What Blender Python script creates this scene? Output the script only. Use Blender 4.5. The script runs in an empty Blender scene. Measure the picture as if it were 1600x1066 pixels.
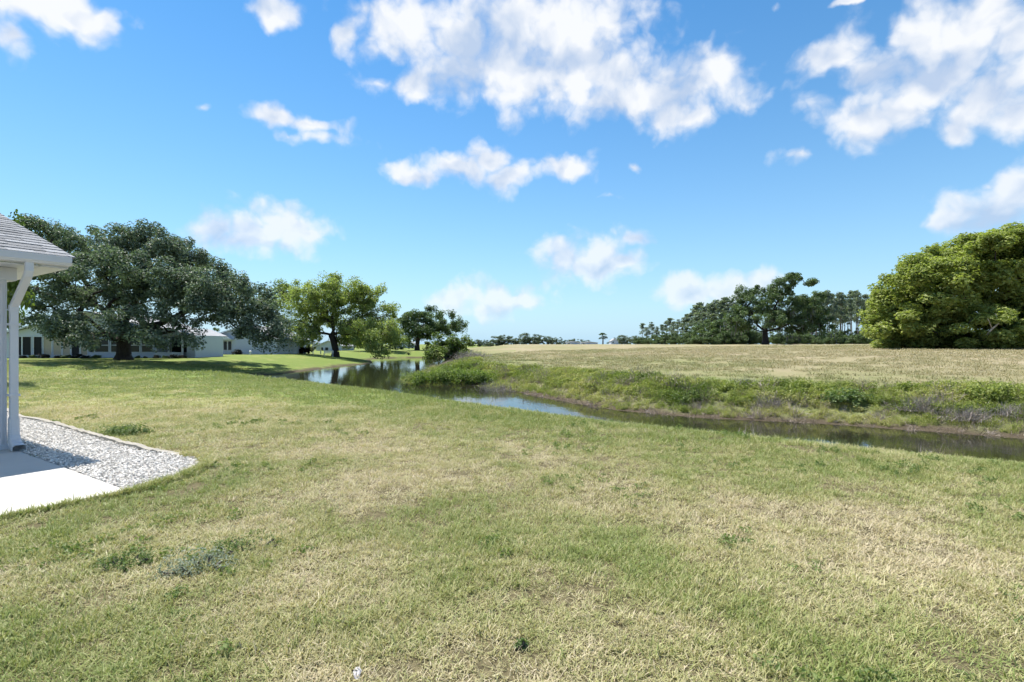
import bpy, math, random
import numpy as np
from mathutils import Vector, Matrix, Euler

# ------------------------------------------------------------------ camera, sky, sun, exposure
scene = bpy.context.scene
COL = scene.collection
EYE, FPX, HOR = 1.5, 800.0, 538.0            # eye height (m); focal length and horizon of the 1600 px photograph

cam_d = bpy.data.cameras.new("camera")
cam_d.sensor_width = 36.0
cam_d.lens = 18.0
cam_d.shift_y = (HOR - 533.0) / 1600.0
cam_d.clip_start = 0.05
cam_d.clip_end = 9000.0
cam = bpy.data.objects.new("camera", cam_d)
cam.location = (0, 0, EYE)
cam.rotation_euler = (math.radians(90), 0, 0)
COL.objects.link(cam)
scene.camera = cam

SUN_EL = math.radians(62.0)
SUN_DIR = Vector((-0.77, 0.64, 0)).normalized() * math.cos(SUN_EL) + Vector((0, 0, math.sin(SUN_EL)))
SUN_AZ = math.atan2(SUN_DIR.x, SUN_DIR.y)
sun_d = bpy.data.lights.new("sun", 'SUN')
sun_d.energy = 4.6
sun_d.angle = math.radians(0.53)
sun_d.color = (1.0, 0.95, 0.87)
sun = bpy.data.objects.new("sun", sun_d)
sun.rotation_euler = SUN_DIR.to_track_quat('Z', 'Y').to_euler()
sun.location = (0, 0, 60)
COL.objects.link(sun)

scene.view_settings.view_transform = 'Standard'
scene.view_settings.look = 'None'
scene.view_settings.gamma = 1.0
scene.view_settings.exposure = 0.97
scene.view_settings.use_curve_mapping = False
scene.cycles.use_adaptive_sampling = True
scene.cycles.adaptive_threshold = 0.03
scene.cycles.max_bounces = 6
scene.cycles.diffuse_bounces = 3
scene.cycles.glossy_bounces = 3
scene.cycles.transmission_bounces = 4
scene.cycles.transparent_max_bounces = 8
scene.cycles.sample_clamp_indirect = 6.0
try:
    scene.cycles.use_denoising = True
    scene.cycles.denoiser = 'OPENIMAGEDENOISE'
except Exception:
    pass

# clouds: px, py, half width, half height (photograph pixels, turned into azimuth and elevation), weight
CLOUDS = [
    (35, 15, 75, 48, 1), (120, 22, 75, 38, .9), (15, 62, 40, 38, .8), (160, 30, 40, 30, .6),
    (425, 14, 48, 28, .85),
    (640, 45, 75, 62, 1), (720, 55, 90, 75, 1), (800, 60, 110, 85, 1.1), (890, 50, 110, 70, 1.1), (730, 115, 105, 48, 1),
    (850, 120, 130, 60, 1.1), (955, 120, 95, 50, 1), (950, 155, 100, 36, .95), (900, 90, 120, 60, 1.1), (1060, 150, 105, 55, 1), (1105, 130, 62, 50, .9), (1080, 180, 60, 30, .7),
    (545, 55, 26, 30, .55), (590, 130, 36, 24, .5), (650, 130, 60, 36, .6),
    (430, 182, 40, 20, .75), (480, 190, 75, 17, .7), (510, 213, 75, 26, .45), (450, 215, 40, 20, .4),
    (650, 270, 58, 22, .8), (715, 264, 74, 25, .95), (768, 248, 38, 27, .85), (795, 276, 44, 27, .8),
    (880, 262, 55, 22, .8),
    (340, 362, 70, 32, .85), (400, 362, 100, 36, 1), (450, 350, 72, 34, .95), (480, 365, 40, 22, .6),
    (720, 468, 60, 26, .7), (770, 468, 82, 32, .9), (815, 468, 36, 26, .7),
    (895, 400, 52, 36, .75), (930, 405, 70, 40, .9), (980, 405, 44, 24, .6), (995, 375, 30, 17, .65),
    (1075, 455, 60, 34, .7), (1130, 450, 66, 34, .75), (1185, 440, 56, 26, .7),
    (1440, 60, 80, 52, 1.05), (1520, 45, 110, 52, 1.1), (1600, 50, 60, 50, 1), (1300, 85, 75, 42, .95), (1370, 105, 90, 45, .9), (1470, 125, 110, 52, .95),
    (1350, 185, 80, 52, .95), (1400, 170, 80, 40, .8), (1550, 150, 90, 62, 1), (1500, 190, 44, 36, .8), (1600, 170, 60, 50, .9),
    (1475, 338, 44, 22, .7), (1540, 325, 85, 36, .95), (1600, 290, 70, 44, .9), (1545, 285, 22, 14, .45),
    (1245, 246, 42, 15, .42), (955, 308, 34, 9, .38), (992, 262, 18, 12, .36), (318, 170, 18, 11, .36), (1330, 4, 60, 7, .6), (1215, 14, 20, 12, .3),
]

# the greyer undersides and hollows of the larger clouds
SHADE = [(760, 90, 110, 40), (860, 95, 60, 30), (690, 135, 90, 26), (1010, 180, 130, 26), (1430, 110, 130, 30), (1540, 135, 80, 34), (1370, 215, 70, 20), (710, 285, 90, 16), (400, 385, 100, 14), (1540, 348, 90, 14), (925, 425, 70, 16), (760, 485, 80, 14)]

def px_dir(px, py):
    v = Vector(((px - 800.0) / FPX, 1.0, (HOR - py) / FPX)).normalized()
    return math.atan2(v.x, v.y), math.asin(v.z)

def build_world():
    w = bpy.data.worlds.new("World")
    scene.world = w
    w.use_nodes = True
    nt = w.node_tree
    nt.nodes.clear()
    N = nt.nodes.new
    L = nt.links.new

    def mth(op, a, b=None, c=None):
        n = N('ShaderNodeMath'); n.operation = op
        for i, v in enumerate((a, b, c)):
            if v is None: continue
            if isinstance(v, (int, float)): n.inputs[i].default_value = v
            else: L(v, n.inputs[i])
        return n.outputs[0]

    def vmth(op, a, b=None, scale=None):
        n = N('ShaderNodeVectorMath'); n.operation = op
        for i, v in enumerate((a, b)):
            if v is None: continue
            if isinstance(v, (tuple, list)): n.inputs[i].default_value = v
            else: L(v, n.inputs[i])
        if scale is not None: n.inputs['Scale'].default_value = scale
        return n.outputs['Value'] if op == 'LENGTH' else n.outputs['Vector']

    out = N('ShaderNodeOutputWorld')
    sky = N('ShaderNodeTexSky')
    sky.sky_type = 'NISHITA'
    sky.sun_disc = False
    sky.sun_elevation = SUN_EL
    sky.sun_rotation = SUN_AZ
    sky.altitude = 0
    sky.air_density = 1.0
    sky.dust_density = 0.0
    sky.ozone_density = 1.0
    hs = N('ShaderNodeHueSaturation')
    hs.inputs['Hue'].default_value = 0.497
    hs.inputs['Saturation'].default_value = 1.34
    hs.inputs['Value'].default_value = 1.0
    L(sky.outputs[0], hs.inputs['Color'])
    bg_sky = N('ShaderNodeBackground')
    SKY_K = 0.092
    bg_sky.inputs['Strength'].default_value = SKY_K

    tc = N('ShaderNodeTexCoord')
    gen = tc.outputs['Generated']
    # warp the direction a little so that cloud edges curl
    wn = N('ShaderNodeTexNoise'); wn.inputs['Scale'].default_value = 13.0; wn.inputs['Detail'].default_value = 4.0
    L(gen, wn.inputs['Vector'])
    wv = vmth('SUBTRACT', wn.outputs['Color'], (0.5, 0.5, 0.5))
    d1 = vmth('ADD', gen, vmth('SCALE', wv, scale=0.05))
    sep = N('ShaderNodeSeparateXYZ'); L(d1, sep.inputs[0])
    az = mth('ARCTAN2', sep.outputs[0], sep.outputs[1])
    el = mth('ARCSINE', sep.outputs[2])
    # pale humid air low over the horizon
    sp0 = N('ShaderNodeSeparateXYZ'); L(gen, sp0.inputs[0])
    hz = mth('MULTIPLY', mth('POWER', 2.718, mth('MULTIPLY', mth('MAXIMUM', sp0.outputs[2], 0.0), -4.4)), .93)
    hm = N('ShaderNodeMix'); hm.data_type = 'RGBA'
    ex = 2 ** .9 * SKY_K
    hm.inputs[7].default_value = (.39 / ex, .67 / ex, .93 / ex, 1)
    L(hz, hm.inputs[0]); L(hs.outputs[0], hm.inputs[6]); L(hm.outputs[2], bg_sky.inputs['Color'])
    cmb = N('ShaderNodeCombineXYZ'); L(az, cmb.inputs[0]); L(el, cmb.inputs[1])
    p = cmb.outputs[0]

    acc = None
    for px, py, rx, ry, wt in CLOUDS:
        a, e = px_dir(px, py)
        a1, _ = px_dir(px + rx, py)
        _, e1 = px_dir(px, py - ry)
        wk = 1.15 if wt < .6 else .35 + .65 * wt
        ra = abs(a1 - a) * wk; re = abs(e1 - e) * wk
        n = N('ShaderNodeVectorMath'); n.operation = 'MULTIPLY_ADD'
        L(p, n.inputs[0]); n.inputs[1].default_value = (1 / ra, 1 / re, 0); n.inputs[2].default_value = (-a / ra, -e / re, 0)
        ln = vmth('LENGTH', n.outputs[0])
        if wt < .6: ln = mth('ADD', ln, (.75 - wt) * 2.0)          # thin wisps never grow solid
        if acc is None: acc = ln
        else:
            n = N('ShaderNodeMath'); n.operation = 'SMOOTH_MIN'
            L(acc, n.inputs[0]); L(ln, n.inputs[1]); n.inputs[2].default_value = 0.24
            acc = n.outputs[0]
    acc = mth('MULTIPLY_ADD', acc, -.8, 1.0)

    def fbm(vec, scale, det, rough):
        n = N('ShaderNodeTexNoise'); n.noise_dimensions = '3D'
        n.inputs['Scale'].default_value = scale; n.inputs['Detail'].default_value = det
        n.inputs['Roughness'].default_value = rough; n.inputs['Lacunarity'].default_value = 2.1
        L(vec, n.inputs['Vector'])
        return n.outputs['Fac']
    so = Vector((-.5, 0, .85)) * 0.035
    n1 = fbm(d1, 13.0, 8.0, 0.54)
    ns = fbm(d1, 10.0, 3.0, 0.5)
    d2 = vmth('ADD', d1, tuple(so))
    n2 = fbm(d2, 10.0, 3.0, 0.5)
    nl = fbm(gen, 7.0, 3.0, 0.5)
    # the same fair-weather cloud goes on round the rest of the sky
    def mr(v, a, b_):
        n = N('ShaderNodeMapRange'); n.interpolation_type = 'SMOOTHSTEP'; L(v, n.inputs['Value']); n.inputs['From Min'].default_value = a; n.inputs['From Max'].default_value = b_
        return n.outputs[0]
    outside = mth('MAXIMUM', mr(mth('ABSOLUTE', az), .84, .98), mr(el, .63, .76))
    nw = fbm(gen, 3.6, 2.0, 0.45)
    acc = mth('MAXIMUM', acc, mth('SUBTRACT', mth('MULTIPLY_ADD', nw, 6.0, -3.1), mth('MULTIPLY_ADD', outside, -3.0, 3.0)))
    vor = N('ShaderNodeTexVoronoi'); vor.feature = 'F1'; vor.normalize = False
    vor.inputs['Scale'].default_value = 22.0; vor.inputs['Detail'].default_value = 2.0; vor.inputs['Roughness'].default_value = .5; L(d1, vor.inputs['Vector'])
    bil = mth('MULTIPLY_ADD', vor.outputs['Distance'], -.55, .32)       # rounded puffs
    c1 = mth('ADD', mth('MULTIPLY_ADD', n1, 1.45, -.36), bil)
    dens = mth('ADD', acc, c1)
    alpha = N('ShaderNodeMapRange'); alpha.interpolation_type = 'SMOOTHSTEP'
    L(dens, alpha.inputs['Value'])
    alpha.inputs['From Min'].default_value = 0.10; alpha.inputs['From Max'].default_value = 0.92
    # light side / shade side from the difference of two samples, greyer where the cloud is thick
    diff = mth('ADD', mth('SUBTRACT', ns, n2), mth('MULTIPLY_ADD', n1, .5, -.25))
    lit = mth('MULTIPLY_ADD', diff, 2.3, 0.72)
    thick = N('ShaderNodeMapRange'); L(mth('ADD', acc, mth('MULTIPLY_ADD', nl, 1.3, -.65)), thick.inputs['Value'])
    thick.inputs['From Min'].default_value = 0.55; thick.inputs['From Max'].default_value = 1.2
    thick.inputs['To Min'].default_value = 0.0; thick.inputs['To Max'].default_value = 0.62
    sh = None
    for px, py, rx, ry in SHADE:
        a, e = px_dir(px, py); a1, _ = px_dir(px + rx, py); _, e1 = px_dir(px, py - ry)
        ra, re = abs(a1 - a), abs(e1 - e)
        n = N('ShaderNodeVectorMath'); n.operation = 'MULTIPLY_ADD'
        L(p, n.inputs[0]); n.inputs[1].default_value = (1 / ra, 1 / re, 0); n.inputs[2].default_value = (-a / ra, -e / re, 0)
        ln = vmth('LENGTH', n.outputs[0])
        sh = ln if sh is None else mth('MINIMUM', sh, ln)
    shf = mth('MULTIPLY', mr(sh, 1.25, .1), .50)
    lit2 = mth('SUBTRACT', mth('SUBTRACT', mth('ADD', lit, mth('MULTIPLY', bil, .45)), mth('MULTIPLY', thick.outputs[0], .5)), shf)
    ramp = N('ShaderNodeValToRGB'); L(lit2, ramp.inputs[0])
    ramp.color_ramp.elements[0].position = 0.0; ramp.color_ramp.elements[0].color = (0.52, 0.64, 0.84, 1)
    ramp.color_ramp.elements[1].position = 0.75; ramp.color_ramp.elements[1].color = (0.95, 0.97, 1.0, 1)
    bg_c = N('ShaderNodeBackground'); L(ramp.outputs[0], bg_c.inputs['Color'])
    bg_c.inputs['Strength'].default_value = 0.525
    # clouds low over the horizon are seen through more air
    lowf = N('ShaderNodeMapRange'); L(el, lowf.inputs['Value'])
    lowf.inputs['From Min'].default_value = 0.0; lowf.inputs['From Max'].default_value = 0.35
    lowf.inputs['To Min'].default_value = 0.62; lowf.inputs['To Max'].default_value = 0.97
    fac = mth('MULTIPLY', alpha.outputs[0], lowf.outputs[0])
    mix = N('ShaderNodeMixShader')
    L(fac, mix.inputs[0]); L(bg_sky.outputs[0], mix.inputs[1]); L(bg_c.outputs[0], mix.inputs[2])
    L(mix.outputs[0], out.inputs['Surface'])
    w.cycles.sampling_method = 'MANUAL'
    w.cycles.sample_map_resolution = 512
build_world()

# ------------------------------------------------------------------ helpers
def P(px, py, d):
    """photograph pixel at depth d (metres) -> world point"""
    return np.array([(px - 800.0) / FPX * d, d, EYE - (py - HOR) / FPX * d])

def mesh_np(name, verts, faces, smooth=False, attrs=None):
    """verts (n,3); faces (m,k) array or list of such arrays"""
    me = bpy.data.meshes.new(name)
    verts = np.asarray(verts, dtype=np.float32)
    fl = faces if isinstance(faces, list) else [faces]
    fl = [np.asarray(f, dtype=np.int32) for f in fl if len(f)]
    me.vertices.add(len(verts))
    me.vertices.foreach_set('co', verts.ravel())
    loops = np.concatenate([f.ravel() for f in fl])
    tot = np.concatenate([np.full(len(f), f.shape[1], dtype=np.int32) for f in fl])
    start = np.concatenate([[0], np.cumsum(tot)[:-1]]).astype(np.int32)
    me.loops.add(len(loops)); me.loops.foreach_set('vertex_index', loops)
    me.polygons.add(len(tot)); me.polygons.foreach_set('loop_start', start); me.polygons.foreach_set('loop_total', tot)
    me.polygons.foreach_set('use_smooth', np.full(len(tot), smooth, dtype=bool))
    me.update(calc_edges=True)
    for k, v in (attrs or {}).items():
        v = np.asarray(v, dtype=np.float32)
        if v.ndim == 1:
            a = me.attributes.new(k, 'FLOAT', 'POINT'); a.data.foreach_set('value', v)
        elif v.shape[1] == 3:
            a = me.attributes.new(k, 'FLOAT_VECTOR', 'POINT'); a.data.foreach_set('vector', v.ravel())
    return me

class MB:
    """collects boxes, prisms and tubes, builds one mesh object"""
    def __init__(s): s.v = []; s.f = []
    def add(s, vs, fs):
        b = len(s.v)
        s.v += [tuple(map(float, q)) for q in vs]
        s.f += [tuple(i + b for i in f) for f in fs]
        return s
    def box(s, x0, x1, y0, y1, z0, z1):
        return s.add([(x0, y0, z0), (x1, y0, z0), (x1, y1, z0), (x0, y1, z0), (x0, y0, z1), (x1, y0, z1), (x1, y1, z1), (x0, y1, z1)],
                     [(0, 3, 2, 1), (4, 5, 6, 7), (0, 1, 5, 4), (1, 2, 6, 5), (2, 3, 7, 6), (3, 0, 4, 7)])
    def prism_y(s, prof, y0, y1):
        """profile in (x, z), swept from y0 to y1"""
        n = len(prof)
        vs = [(x, y0, z) for x, z in prof] + [(x, y1, z) for x, z in prof]
        fs = [tuple(range(n)), tuple(range(2 * n - 1, n - 1, -1))] + [(i, n + i, n + (i + 1) % n, (i + 1) % n) for i in range(n)]
        return s.add(vs, fs)
    def tube(s, pts, rads, n=8, cap=True):
        pts = [Vector(p) for p in pts]
        rings = []
        for i, p in enumerate(pts):
            t = (pts[min(i + 1, len(pts) - 1)] - pts[max(i - 1, 0)]).normalized()
            a = t.orthogonal().normalized() if i == 0 else (rings_a - t * rings_a.dot(t)).normalized()
            rings_a = a
            b = t.cross(a)
            r = rads[i] if hasattr(rads, '__len__') else rads
            rings.append([p + (a * math.cos(2 * math.pi * k / n) + b * math.sin(2 * math.pi * k / n)) * r for k in range(n)])
        vs = [q for rg in rings for q in rg]
        fs = []
        for i in range(len(pts) - 1):
            for k in range(n):
                fs.append((i * n + k, i * n + (k + 1) % n, (i + 1) * n + (k + 1) % n, (i + 1) * n + k))
        if cap:
            fs.append(tuple(range(n - 1, -1, -1))); fs.append(tuple((len(pts) - 1) * n + k for k in range(n)))
        return s.add(vs, fs)
    def build(s, name, mat, parent=None, smooth=False, bevel=0):
        me = bpy.data.meshes.new(name)
        me.from_pydata(s.v, [], s.f)
        me.update()
        if smooth: me.polygons.foreach_set('use_smooth', np.ones(len(me.polygons), dtype=bool))
        o = link(name, me, mat, parent)
        if bevel:
            m = o.modifiers.new('bevel', 'BEVEL'); m.width = bevel; m.segments = 2; m.limit_method = 'ANGLE'
        return o

def link(name, me, mat=None, parent=None):
    o = bpy.data.objects.new(name, me)
    if mat is not None and me is not None and not me.materials:
        me.materials.append(mat)
    COL.objects.link(o)
    if parent is not None: o.parent = parent
    return o

def tag(o, label=None, cat=None, group=None, kind=None):
    if label: o['label'] = label
    if cat: o['category'] = cat
    if group: o['group'] = group
    if kind: o['kind'] = kind
    return o

def empty(name, loc, rz=0.0, label=None, cat=None, group=None):
    o = bpy.data.objects.new(name, None)
    o.location = loc; o.rotation_euler = (0, 0, rz); o.empty_display_size = .2
    COL.objects.link(o)
    return tag(o, label, cat, group)

# ---- value noise in numpy
def _hash(ix, iy, seed):
    h = (ix.astype(np.int64) * 374761393 + iy.astype(np.int64) * 668265263 + seed * 974711) & 0xFFFFFFFF
    h = ((h ^ (h >> 13)) * 1274126177) & 0xFFFFFFFF
    return ((h ^ (h >> 16)) & 0xFFFF) / 65535.0
def vnoise(x, y, seed=0):
    ix, iy = np.floor(x), np.floor(y)
    fx, fy = x - ix, y - iy
    fx = fx * fx * (3 - 2 * fx); fy = fy * fy * (3 - 2 * fy)
    a = _hash(ix, iy, seed); b = _hash(ix + 1, iy, seed); c = _hash(ix, iy + 1, seed); d = _hash(ix + 1, iy + 1, seed)
    return (a * (1 - fx) + b * fx) * (1 - fy) + (c * (1 - fx) + d * fx) * fy
def fbm2(x, y, seed=0, oct=4, gain=.5):
    s = 0.0; a = 1.0; t = 0.0
    for i in range(oct):
        s = s + a * vnoise(x * 2 ** i + 17.3 * i, y * 2 ** i - 9.1 * i, seed + i); t += a; a *= gain
    return s / t
def sstep(a, b, x):
    t = np.clip((x - a) / (b - a), 0, 1)
    return t * t * (3 - 2 * t)

# ---- materials
def new_mat(name):
    m = bpy.data.materials.new(name); m.use_nodes = True
    nt = m.node_tree; nt.nodes.clear()
    return m, nt, nt.nodes.new, nt.links.new
def setin(node, **kw):
    for k, v in kw.items():
        node.inputs[k.replace('_', ' ')].default_value = v
def rgba(c): return (c[0], c[1], c[2], 1.0)

def plain(name, col, rough=.6, var=.12, scale=6.0, bump=0.0, bscale=40.0, metallic=0.0, spec=.4):
    m, nt, N, L = new_mat(name)
    out = N('ShaderNodeOutputMaterial'); b = N('ShaderNodeBsdfPrincipled')
    setin(b, Roughness=rough, Metallic=metallic); b.inputs['Specular IOR Level'].default_value = spec
    tc = N('ShaderNodeTexCoord')
    n = N('ShaderNodeTexNoise'); setin(n, Scale=scale, Detail=6.0, Roughness=.6); L(tc.outputs['Object'], n.inputs['Vector'])
    mx = N('ShaderNodeMix'); mx.data_type = 'RGBA'
    mx.inputs[6].default_value = rgba([c * (1 - var) for c in col]); mx.inputs[7].default_value = rgba([min(1, c * (1 + var)) for c in col])
    L(n.outputs['Fac'], mx.inputs[0]); L(mx.outputs[2], b.inputs['Base Color'])
    if bump:
        n2 = N('ShaderNodeTexNoise'); setin(n2, Scale=bscale, Detail=4.0); L(tc.outputs['Object'], n2.inputs['Vector'])
        bp = N('ShaderNodeBump'); setin(bp, Strength=bump, Distance=.02); L(n2.outputs['Fac'], bp.inputs['Height']); L(bp.outputs[0], b.inputs['Normal'])
    L(b.outputs[0], out.inputs[0])
    return m

def leaf_mat(name, c0, c1, c2=None, trans=.35, rough=.5, inst=False, spec=.2, ttint=(1.0, 1.15, .5)):
    """leaf colours from c0 to c1 by the 'tint' attribute stored with each leaf"""
    m, nt, N, L = new_mat(name)
    out = N('ShaderNodeOutputMaterial'); b = N('ShaderNodeBsdfPrincipled'); setin(b, Roughness=rough)
    b.inputs['Specular IOR Level'].default_value = spec
    at = N('ShaderNodeAttribute'); at.attribute_name = 'tint'
    fac = at.outputs['Fac']
    if inst:
        ai = N('ShaderNodeAttribute'); ai.attribute_name = 'itint'; ai.attribute_type = 'INSTANCER'
        mm = N('ShaderNodeMath'); mm.operation = 'MULTIPLY_ADD'; mm.inputs[1].default_value = .5
        sub = N('ShaderNodeMath'); sub.operation = 'SUBTRACT'; L(fac, sub.inputs[0]); sub.inputs[1].default_value = .5
        L(sub.outputs[0], mm.inputs[0]); L(ai.outputs['Fac'], mm.inputs[2]); mm.use_clamp = True
        fac = mm.outputs[0]
    r = N('ShaderNodeValToRGB'); L(fac, r.inputs[0])
    r.color_ramp.elements[0].color = rgba(c0); r.color_ramp.elements[1].color = rgba(c1)
    if c2 is not None:
        e = r.color_ramp.elements.new(.5); e.color = rgba(c1); r.color_ramp.elements[-1].color = rgba(c2)
    L(r.outputs[0], b.inputs['Base Color'])
    t = N('ShaderNodeBsdfTranslucent')
    mu = N('ShaderNodeMix'); mu.data_type = 'RGBA'; mu.blend_type = 'MULTIPLY'; mu.inputs[0].default_value = 1
    L(r.outputs[0], mu.inputs[6]); mu.inputs[7].default_value = rgba(ttint); L(mu.outputs[2], t.inputs['Color'])
    mx = N('ShaderNodeMixShader'); mx.inputs[0].default_value = trans
    L(b.outputs[0], mx.inputs[1]); L(t.outputs[0], mx.inputs[2]); L(mx.outputs[0], out.inputs[0])
    return m

def bark_mat(name, c0, c1):
    m, nt, N, L = new_mat(name)
    out = N('ShaderNodeOutputMaterial'); b = N('ShaderNodeBsdfPrincipled'); setin(b, Roughness=.9); b.inputs['Specular IOR Level'].default_value = .15
    tc = N('ShaderNodeTexCoord'); mp = N('ShaderNodeMapping'); mp.inputs['Scale'].default_value = (6, 6, 1.5); L(tc.outputs['Object'], mp.inputs[0])
    n = N('ShaderNodeTexNoise'); setin(n, Scale=1.5, Detail=8.0, Roughness=.65); L(mp.outputs[0], n.inputs['Vector'])
    r = N('ShaderNodeValToRGB'); L(n.outputs['Fac'], r.inputs[0])
    r.color_ramp.elements[0].position = .3; r.color_ramp.elements[0].color = rgba(c0); r.color_ramp.elements[1].position = .7; r.color_ramp.elements[1].color = rgba(c1)
    L(r.outputs[0], b.inputs['Base Color'])
    bp = N('ShaderNodeBump'); setin(bp, Strength=.8, Distance=.05); L(n.outputs['Fac'], bp.inputs['Height']); L(bp.outputs[0], b.inputs['Normal'])
    L(b.outputs[0], out.inputs[0])
    return m

M = {}
M['white'] = plain('painted_aluminium', (.56, .57, .60), .45, .03, 3)
M['siding'] = plain('white_siding', (.50, .55, .64), .7, .05, 1.5)
M['trimw'] = plain('white_trim', (.58, .61, .66), .55, .03)
M['concrete'] = plain('patio_concrete', (.47, .455, .42), .85, .12, 1.6, .2, 90)
M['shingle'] = plain('grey_shingle', (.25, .25, .26), .9, .35, 9, .4, 160)
M['roofgrey'] = plain('pale_roof', (.30, .31, .33), .85, .18, 2.0)
M['darkpane'] = plain('dark_glass', (.016, .024, .026), .12, .1, spec=.25)
M['screen'] = plain('dark_screen', (.012, .013, .016), .6, .2, spec=.2)
M['curtain'] = plain('pale_curtain', (.42, .36, .28), .8, .12, 3)
M['edging'] = plain('weathered_edging', (.30, .28, .24), .9, .3, 8, .5, 40)
M['bark_oak'] = bark_mat('oak_bark', (.020, .016, .015), (.062, .052, .047))
M['bark_grey'] = bark_mat('grey_bark', (.07, .06, .05), (.20, .18, .16))
M['bark_pine'] = bark_mat('pine_bark', (.10, .085, .075), (.26, .23, .21))
M['dead'] = plain('dead_wood', (.42, .38, .36), .9, .2, 4)
M['leaf_oak'] = leaf_mat('oak_leaf', (.038, .066, .042), (.275, .325, .240), trans=.26, rough=.55, spec=.25, ttint=(.9, 1.1, .6))
M['leaf_light'] = leaf_mat('light_tree_leaf', (.145, .195, .060), (.410, .450, .190), trans=.46)
M['leaf_dark'] = leaf_mat('dark_tree_leaf', (.050, .085, .042), (.175, .235, .115), trans=.35)
M['leaf_bush'] = leaf_mat('bush_leaf', (.065, .110, .028), (.185, .235, .075), trans=.36)
M['leaf_point'] = leaf_mat('shore_shrub_leaf', (.095, .150, .036), (.260, .320, .095), trans=.4)
M['leaf_camphor'] = leaf_mat('dome_tree_leaf', (.140, .180, .045), (.400, .435, .150), trans=.45)
M['leaf_far'] = leaf_mat('far_leaf', (.080, .115, .088), (.190, .235, .170), trans=.32)  # leaf colour lightened to stand in for distance haze
M['needle'] = leaf_mat('pine_needle', (.115, .155, .130), (.280, .320, .260), trans=.36)  # haze over the wood is put into this paler needle colour
M['moss'] = leaf_mat('spanish_moss', (.10, .105, .095), (.20, .20, .185), trans=.3, ttint=(1, 1, .9))
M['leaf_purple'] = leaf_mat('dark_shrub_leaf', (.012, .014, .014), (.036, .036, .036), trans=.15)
M['leaf_weed'] = leaf_mat('weed_leaf', (.085, .135, .045), (.210, .270, .110), trans=.36)
M['leaf_grey'] = leaf_mat('grey_weed_leaf', (.17, .22, .15), (.40, .44, .34), trans=.36, ttint=(1, 1, .9))
M['twig'] = leaf_mat('dead_twig', (.17, .14, .125), (.40, .36, .33), trans=.1, ttint=(1, 1, 1))
GD = dict(c0=(.225, .285, .082), c1=(.425, .410, .190), c2=(.58, .50, .35))
M['grass'] = leaf_mat('lawn_grass_blade', GD['c0'], GD['c1'], GD['c2'], trans=.3, inst=True, ttint=(1, 1, .7), spec=.25)
M['weedlow'] = leaf_mat('lawn_weed_leaf', (.130, .185, .062), (.270, .320, .135), trans=.38)
M['hay'] = leaf_mat('meadow_grass_blade', (.190, .215, .085), (.300, .278, .150), (.400, .350, .230), trans=.3, inst=True, ttint=(1, 1, .8), spec=.2)
M['brush'] = leaf_mat('bank_plant_leaf', (.105, .155, .036), (.270, .305, .090), (.42, .39, .19), trans=.4, inst=True)
M['brushtwig'] = leaf_mat('bank_dead_stem', (.15, .12, .09), (.30, .24, .19), (.40, .34, .31), trans=.1, inst=True, ttint=(1, 1, 1))
M['stone'] = plain('marble_chip', (.72, .72, .73), .8, .2, 30)

def stone_mat():
    m, nt, N, L = new_mat('white_gravel_stone')
    out = N('ShaderNodeOutputMaterial'); b = N('ShaderNodeBsdfPrincipled'); setin(b, Roughness=.8); b.inputs['Specular IOR Level'].default_value = .3
    ai = N('ShaderNodeAttribute'); ai.attribute_name = 'itint'; ai.attribute_type = 'INSTANCER'
    r = N('ShaderNodeValToRGB'); L(ai.outputs['Fac'], r.inputs[0])
    r.color_ramp.elements[0].color = (.33, .31, .28, 1); r.color_ramp.elements[1].color = (.80, .765, .71, 1)
    L(r.outputs[0], b.inputs['Base Color']); L(b.outputs[0], out.inputs[0])
    return m
M['gravel'] = stone_mat()

# ------------------------------------------------------------------ terrain
ZW = -1.2
SHORE = np.array([  # pond outline, clockwise from the near bank's right end
    (59, -49), (29, -14.2), (17, -1.1), (9.25, 8.3), (7.2, 9.7), (5.3, 11.15), (3.45, 12.7), (2.1, 14.2), (-.1, 16.7), (-3.1, 20.2), (-7.2, 24.0),
    (-11.2, 27.6), (-16.2, 32.6), (-21.2, 36.6), (-24.2, 40), (-23.2, 43.2), (-20.8, 46), (-20.7, 55), (-20.6, 64), (-19.6, 72), (-21.5, 79), (-25.0, 90), (-25.5, 97),
    (-22, 102), (-17, 103.5), (-12, 101), (-9.2, 93), (-10.6, 84), (-10.2, 74), (-8.9, 58), (-8.1, 46), (-7.9, 40), (-7.2, 36.5), (-5.8, 34.2), (-3.9, 34.6), (-2.1, 34.4),
    (-.5, 31.0), (.9, 27.2), (2.8, 23.3), (4.3, 20.8), (6.9, 18.7), (10.8, 17.2), (14.6, 14.6), (24, 7), (40, -8), (70, -40)], float)

def pond_sd(x, y):
    """signed distance to the shoreline, positive on land; index of the closest edge"""
    x = np.asarray(x, float); y = np.asarray(y, float)
    best = np.full(x.shape, 1e18); bi = np.zeros(x.shape, int); inside = np.zeros(x.shape, bool)
    n = len(SHORE)
    for i in range(n):
        a = SHORE[i]; b = SHORE[(i + 1) % n]
        e = b - a
        t = np.clip(((x - a[0]) * e[0] + (y - a[1]) * e[1]) / (e @ e), 0, 1)
        d = (x - a[0] - t * e[0]) ** 2 + (y - a[1] - t * e[1]) ** 2
        m = d < best
        best[m] = d[m]; bi[m] = i
        c = ((a[1] > y) != (b[1] > y)) & (x < (b[0] - a[0]) * (y - a[1]) / (b[1] - a[1] + 1e-12) + a[0])
        inside ^= c
    d = np.sqrt(best)
    return np.where(inside, -d, d), bi

MEADOW_FIRST = 25     # shoreline edges from here on belong to the meadow side

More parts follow.
